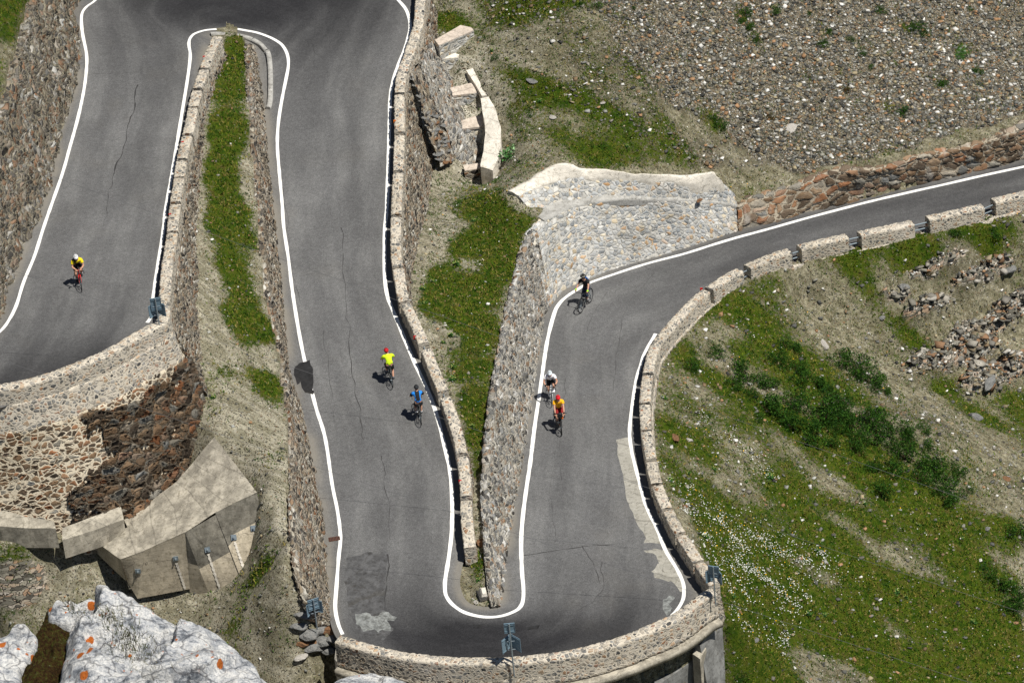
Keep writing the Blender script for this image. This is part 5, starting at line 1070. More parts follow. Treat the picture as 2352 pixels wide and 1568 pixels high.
def bicycle(M4,label,fcol,kind='road',rimc=None,crank=.9):
    e=empty('bicycle',label=label,cat='bicycle',group='bicycles ridden on the pass'); e.matrix_world=M4
    R=.34 if kind!='mtb' else .37; fat=1. if kind=='road' else 1.9; rear,front=-.45,.55 if kind!='mtb' else .63
    rm=cmat(*rimc) if rimc else M['black']
    wheel(e,rear,R,rm,fat); wheel(e,front,R,rm,fat)
    BB=V3(0,-.03,.27+.02*(kind=='mtb')); b=MB(); f=cmat(*fcol)
    hb=V3(0,front-.17,.72); ht=V3(0,front-.205,.86)
    b.tube([BB,V3(0,-.18,.8)],.017); b.tube([V3(0,-.175,.77),ht-V3(0,0,.04)],.016); b.tube([BB,hb],.022); b.tube([hb,ht],.02)
    for s in(-1,1):
        b.tube([BB+V3(s*.03,0,0),V3(s*.06,rear,R)],.01); b.tube([V3(s*.02,-.175,.77),V3(s*.06,rear,R)],.009)
    b.build('frame',f,e,True)
    b=MB()
    for s in(-1,1): b.tube([hb+V3(s*.04,0,-.01),V3(s*.055,front,R)],[.015,.01])
    b.tube([hb+V3(-.045,0,0),hb+V3(.045,0,0)],.018); b.build('fork',f if kind=='road' else M['black'],e,True)
    b=MB(); b.ell((0,-.24,.945),(.07,.14,.03)); b.tube([V3(0,-.18,.78),V3(0,-.215,.93)],.014); b.build('saddle',M['black'],e,True)
    b=MB(); st=ht+V3(0,.0,.02)
    if kind=='road':
        c=st+V3(0,.1,.03); b.tube([ht-V3(0,0,.01),st,c],.016)
        b.tube([c+V3(-.2,0,0),c+V3(.2,0,0)],.014)
        for s in(-1,1):
            b.tube([c+V3(s*.2,0,0),c+V3(s*.205,.08,.0),c+V3(s*.21,.1,-.05),c+V3(s*.215,.05,-.12),c+V3(s*.22,-.05,-.135)],.014); b.tube([c+V3(s*.205,.07,0),c+V3(s*.205,.12,.05)],[.018,.012]); b.tube([c+V3(s*.205,.115,.03),c+V3(s*.21,.11,-.07)],.007)
    else:
        c=st+V3(0,.06,.1); b.tube([ht-V3(0,0,.01),st,c],.018); b.tube([c+V3(-.33,-.05,.01),c+V3(-.1,0,0),c+V3(.1,0,0),c+V3(.33,-.05,.01)],.014)
        for s in(-1,1): b.tube([c+V3(s*.2,.0,0),c+V3(s*.26,.04,-.01)],.008)
    b.build('handlebar',M['black'],e,True)
    cr=empty('crankset',BB); cr.parent=e; b=MB(); b.tube([V3(.05,0,0),V3(.058,0,0)],.095,20); b.build('chainring',M['steel'],cr)
    for s in(-1,1):
        a=crank+(math.pi if s>0 else 0); q=V3(0,math.cos(a),math.sin(a))*.17; b=MB(); b.tube([V3(s*.06,0,0),V3(s*.07,0,0)+q],.011); b.box(V3(s*.11,0,0)+q,(.09,.07,.02)); b.build('crank_arm',M['black'],cr)
    return e
def person(M4,label,pose,cl,crank=.9,sex=0):
    """cl: dict of clothing colours"""
    up=pose=='upright'; mtb=cl.get('mtb',False)
    hand=[(V3(s*.205,.47,1.0) if not up else V3(s*(.31 if mtb else .2),.40 if mtb else .47,1.06 if mtb else 1.02)) for s in(-1,1)]
    if pose=='tops': hand=[V3(s*.09,.44,.99) for s in(-1,1)]
    pel=V3(0,-.22,1.02); 
    if up: sp,ch,nk,hd,sh=V3(0,-.15,1.2),V3(0,-.03,1.38),V3(0,.03,1.5),V3(0,.08,1.62),[V3(s*.19,-.01,1.43) for s in(-1,1)]
    else: sp,ch,nk,hd,sh=V3(0,-.09,1.17),V3(0,.08,1.31),V3(0,.17,1.4),V3(0,.27,1.5),[V3(s*.185,.12,1.335) for s in(-1,1)]
    tl=cl.get('tilt',0); hd=hd+V3(tl,0,0)
    hip=[V3(s*.095,-.19,.96) for s in(-1,1)]
    N=[];E=[];bones=[]
    def node(p,r): N.append((Vector(p),r)); return len(N)-1
    def bone(i,j,tag_): E.append((i,j)); bones.append((i,j,tag_)); return j
    p0=node(pel,(.125)); p1=bone(p0,node(sp,.115),'torso'); p2=bone(p1,node(ch,.135),'torso'); p3=bone(p2,node(nk,.06),'neck')
    h1=bone(p3,node(nk*.4+hd*.6,.075),'head'); h2=bone(h1,node(hd+V3(0,.01,.03),.092),'head'); h3=bone(h2,node(hd+V3(0,.0,.1),.07),'head')
    for k,s in enumerate((-1,1)):
        a=bone(p2,node(sh[k],.068),'torso'); elb=ik(sh[k],hand[k],.3,.27,V3(s*.7,-.2,-.6)); m=sh[k]*.5+elb*.5; m_=bone(a,node(m,.055),'uarm'); el=bone(m_,node(elb,.042),'uarm2'); fo=bone(el,node(elb*.6+hand[k]*.4,.042),'farm'); w=bone(fo,node(hand[k]-(hand[k]-elb).normalized()*.07,.027),'farm'); bone(w,node(hand[k],.038),'hand')
        a_=crank+(math.pi if s>0 else 0); ped=V3(s*.11,-.03+math.cos(a_)*.17,.28+math.sin(a_)*.17); ank=ped+V3(0,-.1,.1)
        hp=bone(p0,node(hip[k],.105),'pelvis'); kn=ik(hip[k],ank,.44,.43,V3(s*.12,1,.2)); th=bone(hp,node(hip[k]*.5+kn*.5,.083),'thigh'); kk=bone(th,node(kn,.058),'thigh2'); cf=bone(kk,node(kn*.62+ank*.38+V3(0,-.015,0),.056),'shin'); an=bone(cf,node(ank,.036),'sock'); he=bone(an,node(ped+V3(0,-.07,.05),.042),'foot'); to=bone(he,node(ped+V3(0,.08,.035),.034),'foot')
    me=bpy.data.meshes.new('person'); me.from_pydata([tuple(n[0]) for n in N],[],[]); me.edges.add(len(E)); me.edges.foreach_set('vertices',np.array(E).ravel()); me.update()
    o=bpy.data.objects.new('tmp',me); COL.objects.link(o); md=o.modifiers.new('s','SKIN'); md.use_smooth_shade=True; sv_=me.skin_vertices[0].data
    for i,n in enumerate(N): sv_[i].radius=(n[1],n[1]*(.8 if i in(p0,p1,p2) else 1)); sv_[i].use_root=(i==p0)
    md2=o.modifiers.new('u','SUBSURF'); md2.levels=2; md2.render_levels=2
    bpy.context.view_layer.update(); ev=o.evaluated_get(bpy.context.evaluated_depsgraph_get()); m2=bpy.data.meshes.new_from_object(ev)
    BV=np.array([v.co[:] for v in m2.vertices]); BF=[tuple(p.vertices) for p in m2.polygons]; bpy.data.objects.remove(o)
    m2.calc_loop_triangles()
    NRM=np.array([v.normal[:] for v in m2.vertices])
    # nearest bone tag
    best=np.full(len(BV),9.); tg=np.array(['torso']*len(BV),dtype=object); tt=np.zeros(len(BV))
    for i,j,t_ in bones:
        a=np.array(N[i][0]);b=np.array(N[j][0]); d=b-a; u=np.clip(((BV-a)@d)/(d@d),0,1); r=N[i][1]*(1-u)+N[j][1]*u; dist=np.linalg.norm(BV-(a+u[:,None]*d),axis=1)-r
        k=dist<best; best[k]=dist[k]; tg[k]=t_; tt[k]=u[k]
    # head details and fingers joined into the body mesh
    x=MB(); x.ell(hd+V3(0,.095,.0),(.014,.024,.02),n=6,mm=4); 
    for s in(-1,1): x.ell(hd+V3(s*.088,0,.01),(.012,.025,.033),n=6,mm=4)
    x.ell(hd+V3(0,.07,-.045),(.035,.03,.02),n=8,mm=5)
    for k,s in enumerate((-1,1)):
        h=hand[k]; side=V3(1,0,0) if (up or pose=='tops') else V3(0,1,0); fw=V3(0,1,0) if (up or pose=='tops') else V3(-s,0,0)
        for f in range(4):
            off_=side*((f-1.5)*.02); L=[.9,1.,.95,.75][f]; x.tube([h+off_+V3(0,0,.01),h+off_+fw*.04*L+V3(0,0,.0),h+off_+fw*.055*L-V3(0,0,.03),h+off_+fw*.03*L-V3(0,0,.052)],[.011,.0105,.0095,.008],6)
        x.tube([h-side*.02*(1 if s>0 else -1),h-side*.045*(1 if s>0 else -1)+fw*.02-V3(0,0,.012),h-side*.035*(1 if s>0 else -1)+fw*.03-V3(0,0,.035)],[.012,.011,.009],6)
    nb=len(BV); AV=BV.tolist()+x.V; AF=BF+[tuple(i+nb for i in f) for f in x.F]
    root=mesh_np('person',AV,AF,M['skin'],smooth=True); tag(root,label,'person','cyclists riding the pass'); root.matrix_world=M4
    def shell(name,fn,mat,off_=.012,extra=None):
        keep_=np.array([fn(tg[i],tt[i],BV[i]) for i in range(len(BV))]); fs=[f for f in BF if all(keep_[list(f)])]
        if not fs: return
        u=sorted({i for f in fs for i in f}); mp={a:b for b,a in enumerate(u)}
        V=BV[u]+NRM[u]*off_; o=mesh_np(name,V,[tuple(mp[i] for i in f) for f in fs],None,root,smooth=True,mats=mat if isinstance(mat,list) else [mat],midx=[0 if not extra else extra(BV[list(f)].mean(0),tg[f[0]]) for f in fs])
        md=o.modifiers.new('t','SOLIDIFY'); md.thickness=.008; md.offset=1; return o
    J=cmat(*cl['jersey']); S=cmat(*cl['shorts'])
    js=('torso','uarm'); sl=cl.get('sleeve',('uarm',))
    shell('jersey',lambda t,u,p: t=='torso' or t in sl or (t=='uarm2' and u<cl.get('sl',.2)) or (t=='neck' and u<.25) ,[J]+([cmat(*cl['jersey2'])] if 'jersey2' in cl else []),.014,cl.get('split'))
    shell('trousers' if cl.get('long') else 'shorts',lambda t,u,p: t in('pelvis','thigh') or (t=='thigh2' and (cl.get('long') or u<.3)) or (t=='torso' and p[2]<1.06) or (cl.get('long') and t in('shin',)),S,.012)
    for s in(-1,1):
        shell('shoe',lambda t,u,p: p[0]*s>0 and (t=='foot' or (t=='sock' and u>.93)),cmat(*cl['shoes']),.01)
        shell('sock',lambda t,u,p: p[0]*s>0 and t=='sock' and u>cl.get('sock',.7),cmat(*cl['socks']),.005)
        if 'gloves' in cl: shell('glove',lambda t,u,p: p[0]*s>0 and t=='hand',cmat(*cl['gloves']),.01)
    b=MB(); b.ell(hd+V3(0,.075,.028),(.075,.035,.02),n=10,mm=5); b.build('sunglasses',M['black'],root,True)
    b=MB(); b.ell(hd+V3(0,-.02,.02),(.088,.088,.09),n=12,mm=8); b.build('hair',cmat('dark hair',(.03,.02,.015)),root,True)
    tp=-.25 if not up else -.1
    if cl.get('hat'):
        b=MB(); b.tube([hd+V3(0,0,.075),hd+V3(0,0,.083)],[.16,.155],18); b.tube([hd+V3(0,0,.08),hd+V3(0,0,.15),hd+V3(0,0,.185)],[.1,.09,.065],16); ho=b.build('hat',cmat('black straw',(.015,.015,.014)),root,True)
        b=MB(); b.tube([hd+V3(0,0,.086),hd+V3(0,0,.112)],[.103,.1],18); b.build('hat_band',cmat('pale band',(.5,.48,.42)),ho)
    else:
        R_=Matrix.Rotation(tp,3,'X'); b=MB(); n,m=18,8
        V=[];F=[]
        for i in range(m+1):
            ph=math.radians(112)*i/m
            for k in range(n):
                a=2*math.pi*k/n; rr_=1+.05*math.cos(a*9)*(1 if 2<i<7 else 0); y=math.cos(a); V.append(V3(.108*math.sin(ph)*math.sin(a)*rr_,.148*math.sin(ph)*y*(1.0 if y>0 else 1.08)*rr_-.01,.108*math.cos(ph)))
        for i in range(m):
            for k in range(n): F.append((i*n+k,(i+1)*n+k,(i+1)*n+(k+1)%n,i*n+(k+1)%n))
        b.add([hd+V3(0,0,.055)+R_@v for v in V],F); hc=b.build('helmet',cmat(*cl['helmet']),root,True)
        b=MB()
        for kx in(-.055,-.02,.02,.055):
            pts=[hd+V3(0,0,.055)+R_@V3(kx*(1-.2*abs(q)),q*.12,.1085*math.sqrt(max(.05,1-(q*.12/.148)**2-(kx/.108)**2))+.002) for q in(-.85,-.45,0,.45,.8)]
            b.tube(pts,[.004,.008,.009,.008,.004],5)
        b.build('vents',cmat(*cl.get('vent',('dark vent',(.02,.02,.02)))),hc)
    return root
def placeM(front_px,rear=False,head=(0,-1),wb=1.0):
    p=Vector(on_road(*front_px)); f=Vector((head[0],head[1],0)).normalized(); off_=.45 if rear else -.55
    o=p+f*off_; a=o+f*.55; b=o-f*.45; za,zb=road_z(a.x,a.y),road_z(b.x,b.y)
    y=(Vector((a.x,a.y,za))-Vector((b.x,b.y,zb))).normalized(); x=y.cross(Vector((0,0,1))).normalized(); z=x.cross(y)
    o.z=zb+(za-zb)*.45
    return Matrix(((x.x,y.x,z.x,o.x),(x.y,y.y,z.y,o.y),(x.z,y.z,z.z,o.z+.006),(0,0,0,1)))
def lean(M4,a): return M4@Matrix.Rotation(a,4,'Y')
K=dict(shoes=('black shoes',(.015,.015,.016)),socks=('white socks',(.7,.7,.7)),shorts=('black lycra',(.012,.012,.014)))
# yellow jersey rider, upper left road
m=lean(placeM((188,667),head=(.17,-1)),-.02)
bicycle(m,'red racing bicycle of the yellow jersey rider on the upper left road',('red frame',(.55,.02,.02)),crank=1.2)
person(m,'cyclist in yellow and black jersey and white helmet riding down the upper left road','tops',dict(K,jersey=('yellow jersey',(.8,.62,.01)),jersey2=('black jersey panel',(.012,.012,.014)),split=lambda c,t:1 if (t=='torso' and (c[2]<1.2 or (c[0]>.06 and c[1]>.0)) ) else 0,helmet=('white helmet',(.8,.8,.8)),tilt=.03),crank=1.2)
# lime rider
m=placeM((901,886),rear=True,head=(-.14,1))
bicycle(m,'black racing bicycle ridden by the lime jersey cyclist up the middle road',('black frame',(.015,.02,.022)),crank=.5)
person(m,'cyclist in bright lime jersey and red helmet riding away up the middle road','upright' if False else 'low',dict(K,jersey=('lime jersey',(.62,.85,.02)),helmet=('red helmet',(.45,.01,.015)),sl=.0,tilt=-.03,socks=('grey socks',(.12,.13,.15))),crank=.5)
# blue rider
m=placeM((967,972),rear=True,head=(-.1,1))
bicycle(m,'black racing bicycle ridden by the blue jersey cyclist near the parapet',('black frame',(.015,.02,.022)),crank=2.4)
person(m,'cyclist in blue and black jersey and black helmet riding away beside the parapet','low',dict(K,jersey=('blue jersey',(.02,.22,.68)),jersey2=('black jersey panel',(.012,.012,.014)),split=lambda c,t:1 if (t=='torso' and abs(c[0])<.085 and c[2]>1.12) or (t!='torso') else 0,helmet=('black helmet',(.02,.022,.025)),tilt=.01),crank=2.4)
# mountain bike rider with hat
m=lean(placeM((1337,716),head=(-.46,-.88)),.06); mtbM=m
bicycle(m,'black mountain bike of the rider in the straw hat on the right road bend',('black frame',(.015,.02,.022)),kind='mtb',rimc=('grey rim',(.2,.2,.2)),crank=.2)
person(m,'cyclist in black shirt, brimmed hat and lime gloves riding round the right road bend','upright',dict(K,jersey=('black shirt',(.012,.012,.014)),shorts=('dark blue jeans',(.03,.04,.07)),long=True,gloves=('lime gloves',(.4,.85,.03)),hat=True,helmet=None,mtb=True,sl=.1),crank=.2)
bk=empty('backpack',label='blue and black backpack worn by the mountain bike rider',cat='backpack'); bk.matrix_world=m
b=MB(); b.ell((0,-.2,1.33),(.15,.1,.24),Matrix.Rotation(-.35,3,'X'),14,9); b.build('main_bag',cmat('blue nylon',(.02,.13,.42)),bk,True)
b=MB(); b.ell((0,-.27,1.25),(.11,.07,.14),Matrix.Rotation(-.35,3,'X'),12,7); b.build('front_pocket',M['black'],bk,True)
for s in(-1,1):
    b=MB(); b.tube([(s*.09,-.15,1.5),(s*.1,-.02,1.55),(s*.11,.1,1.44),(s*.12,.06,1.25),(s*.1,-.1,1.15)],.014,6); b.build('strap',M['black'],bk)
# white rider
m=placeM((1268,931),head=(-.06,-1))
bicycle(m,'white racing bicycle of the rider in white on the right road',('white frame',(.75,.75,.75)),crank=1.)
person(m,'cyclist in white jersey and white helmet riding just behind the touring cyclist','low',dict(K,jersey=('white jersey',(.78,.77,.8)),helmet=('pale blue helmet',(.7,.76,.8)),sock=.15,shoes=('white overshoes',(.75,.76,.78)),gloves=('black gloves',(.015,.015,.015)),sl=.0),crank=1.)
# orange tourer
m=placeM((1290,997),head=(.02,-1))
bicycle(m,'black touring bicycle with racks ridden in front of the white rider',('black frame',(.015,.02,.022)),kind='tour',crank=2.2)
person(m,'cyclist in golden yellow shirt, red helmet and orange shoes on the touring bicycle','upright',dict(K,jersey=('golden shirt',(.85,.42,.01)),shorts=('red and black shorts',(.25,.015,.015)),helmet=('bright red helmet',(.7,.01,.02)),shoes=('orange shoes',(.9,.2,.01)),gloves=('black gloves',(.015,.015,.015)),sl=.1,socks=('orange shoes',(.9,.2,.01))),crank=2.2)
def pannier(loc,sz,mat,label,lid):
    e=empty('pannier_bag',label=label,cat='pannier bag',group='luggage bags hung on the touring bicycle'); e.matrix_world=m@Matrix.Translation(loc)
    bm=bmesh.new(); bmesh.ops.create_cube(bm,size=1); bmesh.ops.bevel(bm,geom=bm.edges[:],offset=.14,segments=3,affect='EDGES')
    for v in bm.verts: v.co=Vector((v.co.x*sz[0]*(1.1 if v.co.z<0 else .9),v.co.y*sz[1],v.co.z*sz[2]))
    me=bpy.data.meshes.new('bag'); bm.to_mesh(me); bm.free(); me.materials.append(mat); o=bpy.data.objects.new('bag',me); COL.objects.link(o); o.parent=e
    b=MB(); b.ell((0,0,sz[2]*.48),(sz[0]*.5,sz[1]*.5,.05),n=10,mm=6); b.build('rolled_top',lid,e,True)
dk=cmat('dark teal cloth',(.03,.055,.065)); gy=cmat('grey blue cloth',(.16,.22,.25))
pannier((-.17,-.42,.52),(.17,.34,.38),dk,'dark rear pannier bag on the far side of the touring bicycle',gy)
pannier((.17,-.42,.52),(.17,.34,.38),dk,'dark teal rear pannier bag on the near side of the touring bicycle',gy)
pannier((.14,.5,.5),(.13,.26,.28),M['black'],'black front pannier bag on the left side of the picture',M['black'])
pannier((0,.5,.98),(.24,.16,.18),M['black'],'black bag on the handlebar of the touring bicycle',M['black'])
# ------------------------------------------------------------ scattered stones, grass, flowers, shrubs
rg=np.random.default_rng(11)
def cand(n,m,lim=None):
    """pick n random points on the terrain weighted by mask m (grid-shaped, flat)"""
    w=m.reshape(len(GY),len(GX))[:-1,:-1].copy(); dx=np.diff(GX)[None]*np.diff(GY)[:,None]; w=w*dx*((dx<.06))*near.reshape(len(GY),len(GX))[:-1,:-1]; w=np.clip(w,0,None).ravel(); w/=w.sum()
    k=rg.choice(len(w),n,p=w); j,i=np.divmod(k,len(GX)-1); x=GX[i]+rg.random(n)*(GX[i+1]-GX[i]); y=GY[j]+rg.random(n)*(GY[j+1]-GY[j])
    return x,y,tz(x,y)
PALS=np.array([(.03,.03,.028),(.06,.06,.055),(.1,.1,.09),(.15,.145,.12),(.19,.16,.1),(.12,.085,.05),(.21,.21,.19),(.4,.39,.36),(.09,.085,.07),(.2,.12,.065),(.08,.08,.07),(.05,.048,.042),(.14,.13,.11)])*1.3
def vcol_mat(name,rough=.9,trans=0,bumpy=0,mulr=(.7,1.25)):
    t=NT(name); a=t.attr('col'); n=t.noise(t.pos(),14,4,.7).outputs[0]
    t.l(t.mix(1,a.outputs['Color'],t.math('MULTIPLY_ADD',n,mulr[1],mulr[0]-.25),'MULTIPLY'),t.b.inputs['Base Color']); t.b.inputs['Roughness'].default_value=rough; return t.m
def stones(name,n,mask,smin,smax,pw,label,pal=None,kind='stuff',flat=.55):
    x,y,z=cand(n,mask); s=smin+(smax-smin)*rg.random(n)**pw
    base=np.array([(i,j,k) for i in(-1,1) for j in(-1,1) for k in(-1,1)],float)*.5
    B=base[None]*(1+rg.uniform(-.45,.35,(n,8,3))); B*=np.stack([s,s*rg.uniform(.5,1,n),s*rg.uniform(.3,.8,n)*flat*1.4],-1)[:,None]
    a=rg.random(n)*6.28; t_=rg.normal(0,.35,n); ca,sa,ct,st_=np.cos(a),np.sin(a),np.cos(t_),np.sin(t_)
    X=B[...,0];Y=B[...,1]*ct[:,None]-B[...,2]*st_[:,None];Zz=B[...,1]*st_[:,None]+B[...,2]*ct[:,None]
    V=np.stack([X*ca[:,None]-Y*sa[:,None]+x[:,None],X*sa[:,None]+Y*ca[:,None]+y[:,None],Zz+(z+s*.08)[:,None]],-1).reshape(-1,3)
    F0=np.array([(0,1,3,2),(4,6,7,5),(0,4,5,1),(2,3,7,6),(0,2,6,4),(1,5,7,3)]); F=(F0[None]+np.arange(n)[:,None,None]*8).reshape(-1,4)
    c=PALS[rg.integers(0,len(PALS),n)]*rg.uniform(.8,1.3,n)[:,None] if pal is None else np.array(pal)[rg.integers(0,len(pal),n)]*rg.uniform(.75,1.2,n)[:,None]
    o=mesh_np(name,V,F,M['stonev'],cols={'col':np.repeat(c,8,0)}); tag(o,label,'stones',kind=kind); return o
M['stonev']=vcol_mat('loose stone'); M['leafv']=vcol_mat('leaf green',.7); 
roadside=(~rest).astype(float)
stones('scree_stones',60000,np.clip(sc-.3,0,1)*mU*(1-.7*g),.04,.24,3.8,'loose grey, tan and rusty scree stones covering the upper right slope')
stones('slope_stones',13000,(.25+rib*6+sc*.5)*mL*(PX>1450)*(1-.75*g),.04,.22,4,'loose stones on the eroded slope below the right hand road')
stones('gravel_stones',9000,(mL*(PX<760)+mU*(PX<1260)*1.2)*(1-.8*g),.03,.16,4,'small gravel and stones on the strips between the walls')
stones('outcrop_stones',600,np.clip(rib-.35,0,1),.12,.55,2.6,'broken rusty rock plates in the gully and by the foreground crag',pal=[(.2,.12,.07),(.22,.18,.12),(.18,.17,.14),(.28,.26,.22),(.1,.095,.08),(.34,.32,.28),(.15,.14,.12)],flat=.3)
def leaves(n,x,y,z,s,cols,up=.9,tri=True):
    a=rg.random(n)*6.28; tl=rg.random(n)*1.1+.15; 
    d=np.stack([np.cos(a)*np.cos(tl),np.sin(a)*np.cos(tl),np.sin(tl)],-1); w=np.stack([-np.sin(a),np.cos(a),a*0],-1)
    p=np.stack([x,y,z],-1); V=np.stack([p-w*(s*.22)[:,None],p+w*(s*.22)[:,None],p+d*s[:,None]],1).reshape(-1,3); F=np.arange(n*3).reshape(-1,3)
    return V,F,np.repeat(cols,3,0)
def tufts(name,n,mask,smin,smax,pal,label,per=4,clump=.05,cat='grass'):
    x,y,z=cand(n,mask); k=np.repeat(np.arange(n),per); xx=x[k]+rg.normal(0,clump,len(k)); yy=y[k]+rg.normal(0,clump,len(k)); s=rg.uniform(smin,smax,len(k))
    c=np.array(pal)[rg.integers(0,len(pal),n)][k]*rg.uniform(.6,1.5,len(k))[:,None]
    V,F,C=leaves(len(k),xx,yy,tz(xx,yy)-.01,s,c); o=mesh_np(name,V,F,M['leafv'],cols={'col':C}); tag(o,label,cat,kind='stuff')
GP=[(.02,.05,.004),(.04,.08,.005),(.075,.105,.008),(.11,.105,.015),(.014,.038,.004),(.16,.13,.04)]
tufts('grass',60000,g**1.5,.05,.17,GP,'short alpine grass growing in patches on the slopes')
tufts('weeds',26000,((.10*mU*(PX<1500)+.12*mU*(.4+np.clip(sk*3,0,1))+.12*mL*(PX>1450)+.03*mL)*(1-g)*(nA>-.25)*(1+2*(nB>.1))),.05,.14,[(.025,.055,.01),(.04,.075,.012),(.07,.075,.02)],'scattered low green weeds on the bare ground',5,.06,'weeds')
# flowers
x,y,z=cand(3600,wh*(.1+np.clip(sstep(.0,.5,fbm(T3*np.array([1,1,0]),1.3,4,91)+.4*sk),0,1))*near+.004*(mL*(PX>1450)+.6*mU)*near)
n=len(x); s=rg.uniform(.012,.032,n); off_=np.array([(1,0,0),(0,1,.3),(-1,0,0),(0,-1,-.3)]); V=(np.stack([x,y,z+.09],-1)[:,None]+off_[None]*s[:,None,None]).reshape(-1,3); F=np.arange(n*4).reshape(-1,4)
c=np.tile([.62,.63,.58],(n,1))*rg.uniform(.4,1.1,n)[:,None]; c[rg.random(n)<.05]=(.75,.42,.02)
o=mesh_np('flowers',V,F,M['stonev'],cols={'col':np.repeat(c,4,0)}); tag(o,'tiny white and yellow alpine flowers dotted over the grass','flowers',kind='stuff')
# shrubs
def bush_mesh(i,n,pal,ls,hz):
    r=np.random.default_rng(100+i); k=9; cen=r.normal(0,.42,(k,3)); cen[:,2]=np.abs(cen[:,2])*hz+.1; rad=r.uniform(.28,.5,k)
    j=r.integers(0,k,n); d=r.normal(size=(n,3)); d/=np.linalg.norm(d,axis=1)[:,None]; p=cen[j]+d*(rad[j]*r.uniform(.55,1.05,n))[:,None]*np.array([1,1,hz]); p[:,2]=np.clip(p[:,2],0,None)
    a=d+r.normal(0,.5,(n,3))+np.array([0,0,.4]); a/=np.linalg.norm(a,axis=1)[:,None]; w=np.cross(a,r.normal(size=(n,3))); w/=np.linalg.norm(w,axis=1)[:,None]; s=ls*r.uniform(.6,1.3,n)[:,None]
    V=np.stack([p-w*s*.3,p+a*s*.5-w*0+w*s*.3,p+a*s],1).reshape(-1,3); F=np.arange(n*3).reshape(-1,3); c=np.array(pal)[r.integers(0,len(pal),n)]*r.uniform(.6,1.4,n)[:,None]
    return V,F,np.repeat(c,3,0)
BP=[(.012,.04,.005),(.02,.062,.007),(.035,.09,.01),(.055,.12,.014),(.014,.045,.01)]
proto=[]
for i in range(5):
    V,F,C=bush_mesh(i,1500,BP,.13,.95); o=mesh_np('foliage',V,F,M['leafv'],cols={'col':C}); b=MB(); 
    for q in range(5): b.tube([(0,0,-.15),(math.cos(q*1.3)*.2,math.sin(q*1.3)*.2,.3),(math.cos(q*1.3)*.4,math.sin(q*1.3)*.4,.6)],[.03,.02,.008],5)
    st_=b.build('stems',M['rust']); proto.append((o,st_))
V,F,C=bush_mesh(9,1300,[(.1,.045,.02),(.06,.05,.015),(.04,.06,.015)],.12,.7); brown=mesh_np('foliage',V,F,M['leafv'],cols={'col':C})
V,F,C=bush_mesh(10,2200,[(.05,.13,.02),(.06,.15,.03)],.09,.7); lightb=mesh_np('foliage',V,F,M['leafv'],cols={'col':C})
V,F,C=bush_mesh(11,260,[(.08,.2,.06),(.2,.32,.16),(.06,.16,.04)],.34,.6); pale=mesh_np('foliage',V,F,M['leafv'],cols={'col':C})
LOW=[(1640,800,.45),(1589,838,.4),(1705,850,.6),(1685,876,.4),(1735,866,.35),(1799,790,.42),(1789,820,.52),(1825,796,.38),(1829,840,.46),(1849,860,.55),(1765,880,.48),(1725,900,.36),(1765,926,.72),(1825,916,.68),(1945,820,.65),(1969,840,.7),(1992,863,.6),(2015,873,.42),(1879,876,.45),(1905,890,.55),(1902,923,.7),(1889,950,.7),(1929,943,.62),(1869,990,.65),(1822,973,.55),(1942,923,.55),(1952,973,.55),(1922,973,.55),(1992,956,.65),(2025,960,.65),(2012,990,.62),(2052,980,.55),(1969,1006,.5),(2035,896,.3),(2082,986,.38),(2122,986,.36),(2089,1013,.45),(2045,1016,.45),(1962,1023,.45),(1912,1016,.35),(2135,1023,.45),(2029,1125,.5),(2045,1065,.55),(2002,1065,.45),(2152,1065,.6),(2169,1095,.55),(2202,1078,.45),(2185,1145,.5),(2219,1125,.36),(2129,1065,.5),(2269,1315,.45),(2302,1345,.55),(2332,1362,.6),(2335,1212,.55),(2322,1388,.5),(1705,1545,.35),(2192,528,.32),(2282,533,.35),(1745,955,.3),(1800,950,.45),(2080,1040,.5),(2110,1090,.5),(2150,1120,.4)]
UP=[(1709,27,.45),(1782,17,.4),(1722,60,.38),(1735,88,.3),(1889,93,.42),(1905,72,.25),(1979,120,.35),(1952,87,.3),(2102,57,.5),(2019,17,.4),(2162,187,.4),(2245,163,.38),(2075,253,.4),(1652,283,.4),(1638,268,.3),(2225,17,.25),(1334,10,.35),(1368,12,.35),(1218,263,.22),(1138,130,.28),(1456,18,.2),(1860,28,.22),(1700,45,.3),(2120,75,.35),(1998,150,.25)]
def put(src,px,py,r,label,group,cat,name='shrub',flat=1.,q=None):
    p=on_ground(px,py+r*22); e=empty(name,(p[0],p[1],p[2]-.03),rg.random()*6.28,label=label,cat=cat,group=group); e.scale=(r,r,r*flat)
    for s_ in src:
        c_=s_.copy(); COL.objects.link(c_); c_.parent=e
for i,(x_,y_,r_) in enumerate(sorted(LOW)): put(proto[i%5],x_,y_,r_*1.2,'dark green leafy shrub, %s from the left below the right hand road'%ORD[i],'green shrubs on the slope below the right hand road','shrub')
for i,(x_,y_,r_) in enumerate(sorted(UP)): put(proto[(i*2)%5],x_,y_,r_*.9,'dark green shrub on the upper scree, %s from the left up there'%ORD[i],'green shrubs on the upper scree slope','shrub')
put([lightb],2205,112,.62,'round bright green cushion shrub on the upper right scree',None,'shrub',flat=.6)
put([brown],1945,203,.4,'dark brown low bush in the middle of the upper scree',None,'shrub'); put([brown],1769,263,.36,'reddish brown low bush left on the upper scree',None,'shrub'); put([brown],2275,300,.0001,'x',None,'shrub') if False else None
put([brown],2125,622,.35,'rusty tipped bush below the far parapet blocks',None,'shrub')
put([pale],1170,352,.55,'pale large leaved plant beside the cream rendered wall',None,'plant',name='leafy_plant')
for a_ in proto: 
    for o in a_: bpy.data.objects.remove(o)
for o in(brown,lightb,pale): bpy.data.objects.remove(o)
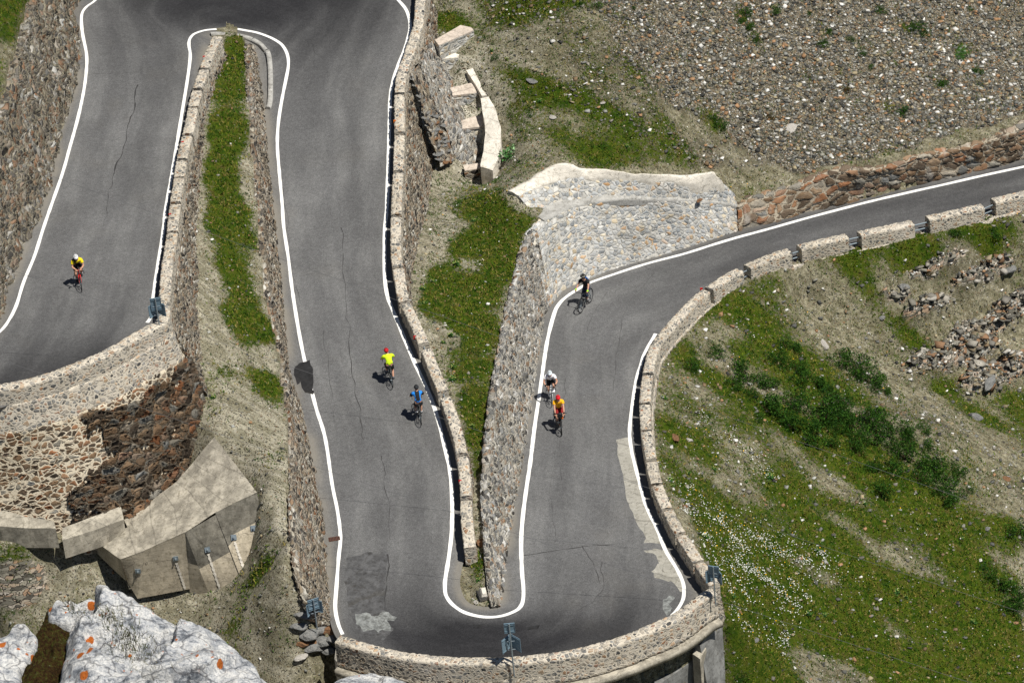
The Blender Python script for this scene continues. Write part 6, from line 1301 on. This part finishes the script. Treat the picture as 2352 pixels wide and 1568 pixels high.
# rosette plants with yellowish heads
b_=rg; n=70; a=rg.random(n)*6.28; V,F,C=leaves(n,rg.normal(0,.1,n),rg.normal(0,.1,n),rg.random(n)*.25,rg.uniform(.2,.42,n),np.array([(.04,.1,.02),(.07,.15,.03),(.03,.08,.02)])[rg.integers(0,3,n)]); ro=mesh_np('foliage',V,F,M['leafv'],cols={'col':C})
b=MB(); 
for q in range(4): b.ell((rg.normal(0,.14),rg.normal(0,.14),.42),(.05,.05,.05),n=6,mm=4)
rh=b.build('flower_heads',simple('greenish flower head',(.4,.42,.12)))
PL=[(1035,545,.5),(1048,598,.7),(1088,500,.5),(972,655,.6),(995,640,.45),(975,690,.5),(1092,735,.35),(1035,762,.6),(1040,835,.6),(1018,780,.45),(1040,862,.7),(1085,972,.5),(490,905,.6),(1100,1325,.5),(1525,905,.6),(1540,1095,.6),(1640,1070,.45),(1580,1080,.5),(1545,1110,.4),(1770,1085,.8),(1715,1100,.4),(1620,1225,.6),(1875,1255,.55),(1885,1240,.4),(1682,1360,.6),(1855,1400,.7),(1895,1405,.5),(2060,1350,.7),(2080,1365,.5),(2235,1420,.6),(2270,1540,.5),(1985,1150,.5),(2110,1200,.4),(2210,1230,.45),(2320,1330,.4),(1100,500,.4),(1135,460,.4),(1500,300,.4),(1545,325,.5),(1440,330,.45),(1240,225,.5),(1130,110,.45),(1165,130,.5)]
for i,(x_,y_,r_) in enumerate(sorted(PL)): put([ro,rh],x_,y_,r_*.8,'clump of thistle like green leaves, %s of these plants from the left'%ORD[i],'thistle like plants in the grass','plant',name='leafy_plant')
for o in(ro,rh): bpy.data.objects.remove(o)
# ------------------------------------------------------------ camera, light, world
cam=bpy.data.cameras.new('camera'); co=bpy.data.objects.new('camera',cam); COL.objects.link(co); SC.camera=co
cam.sensor_width=36; cam.lens=FPX/DW*36; cam.clip_end=2000; cam.clip_start=1
R3=Matrix(((Rv[0],Uv[0],-Fv[0]),(Rv[1],Uv[1],-Fv[1]),(Rv[2],Uv[2],-Fv[2])))
co.matrix_world=Matrix.Translation(Vector(CAM))@R3.to_4x4()
sv=Vector((.67,-.40,1.6)).normalized()
sun=bpy.data.lights.new('sun','SUN'); so=bpy.data.objects.new('sun',sun); COL.objects.link(so); sun.energy=5.0; sun.angle=math.radians(.53); sun.color=(1,.96,.89)
so.rotation_euler=sv.to_track_quat('Z','Y').to_euler()
W=bpy.data.worlds.new('World'); SC.world=W; W.use_nodes=True; nt=W.node_tree; bg=nt.nodes['Background']
sky=nt.nodes.new('ShaderNodeTexSky'); sky.sky_type='NISHITA'; sky.sun_disc=False; sky.sun_elevation=math.asin(sv.z); sky.sun_rotation=math.atan2(sv.x,sv.y); sky.altitude=2500
nt.links.new(sky.outputs[0],bg.inputs[0]); bg.inputs[1].default_value=.05
SC.view_settings.view_transform='Standard'; SC.view_settings.look='None'; SC.view_settings.exposure=.2
SC.render.engine='CYCLES'

SC.cycles.max_bounces=4; SC.cycles.diffuse_bounces=2; SC.cycles.glossy_bounces=1; SC.cycles.transmission_bounces=0
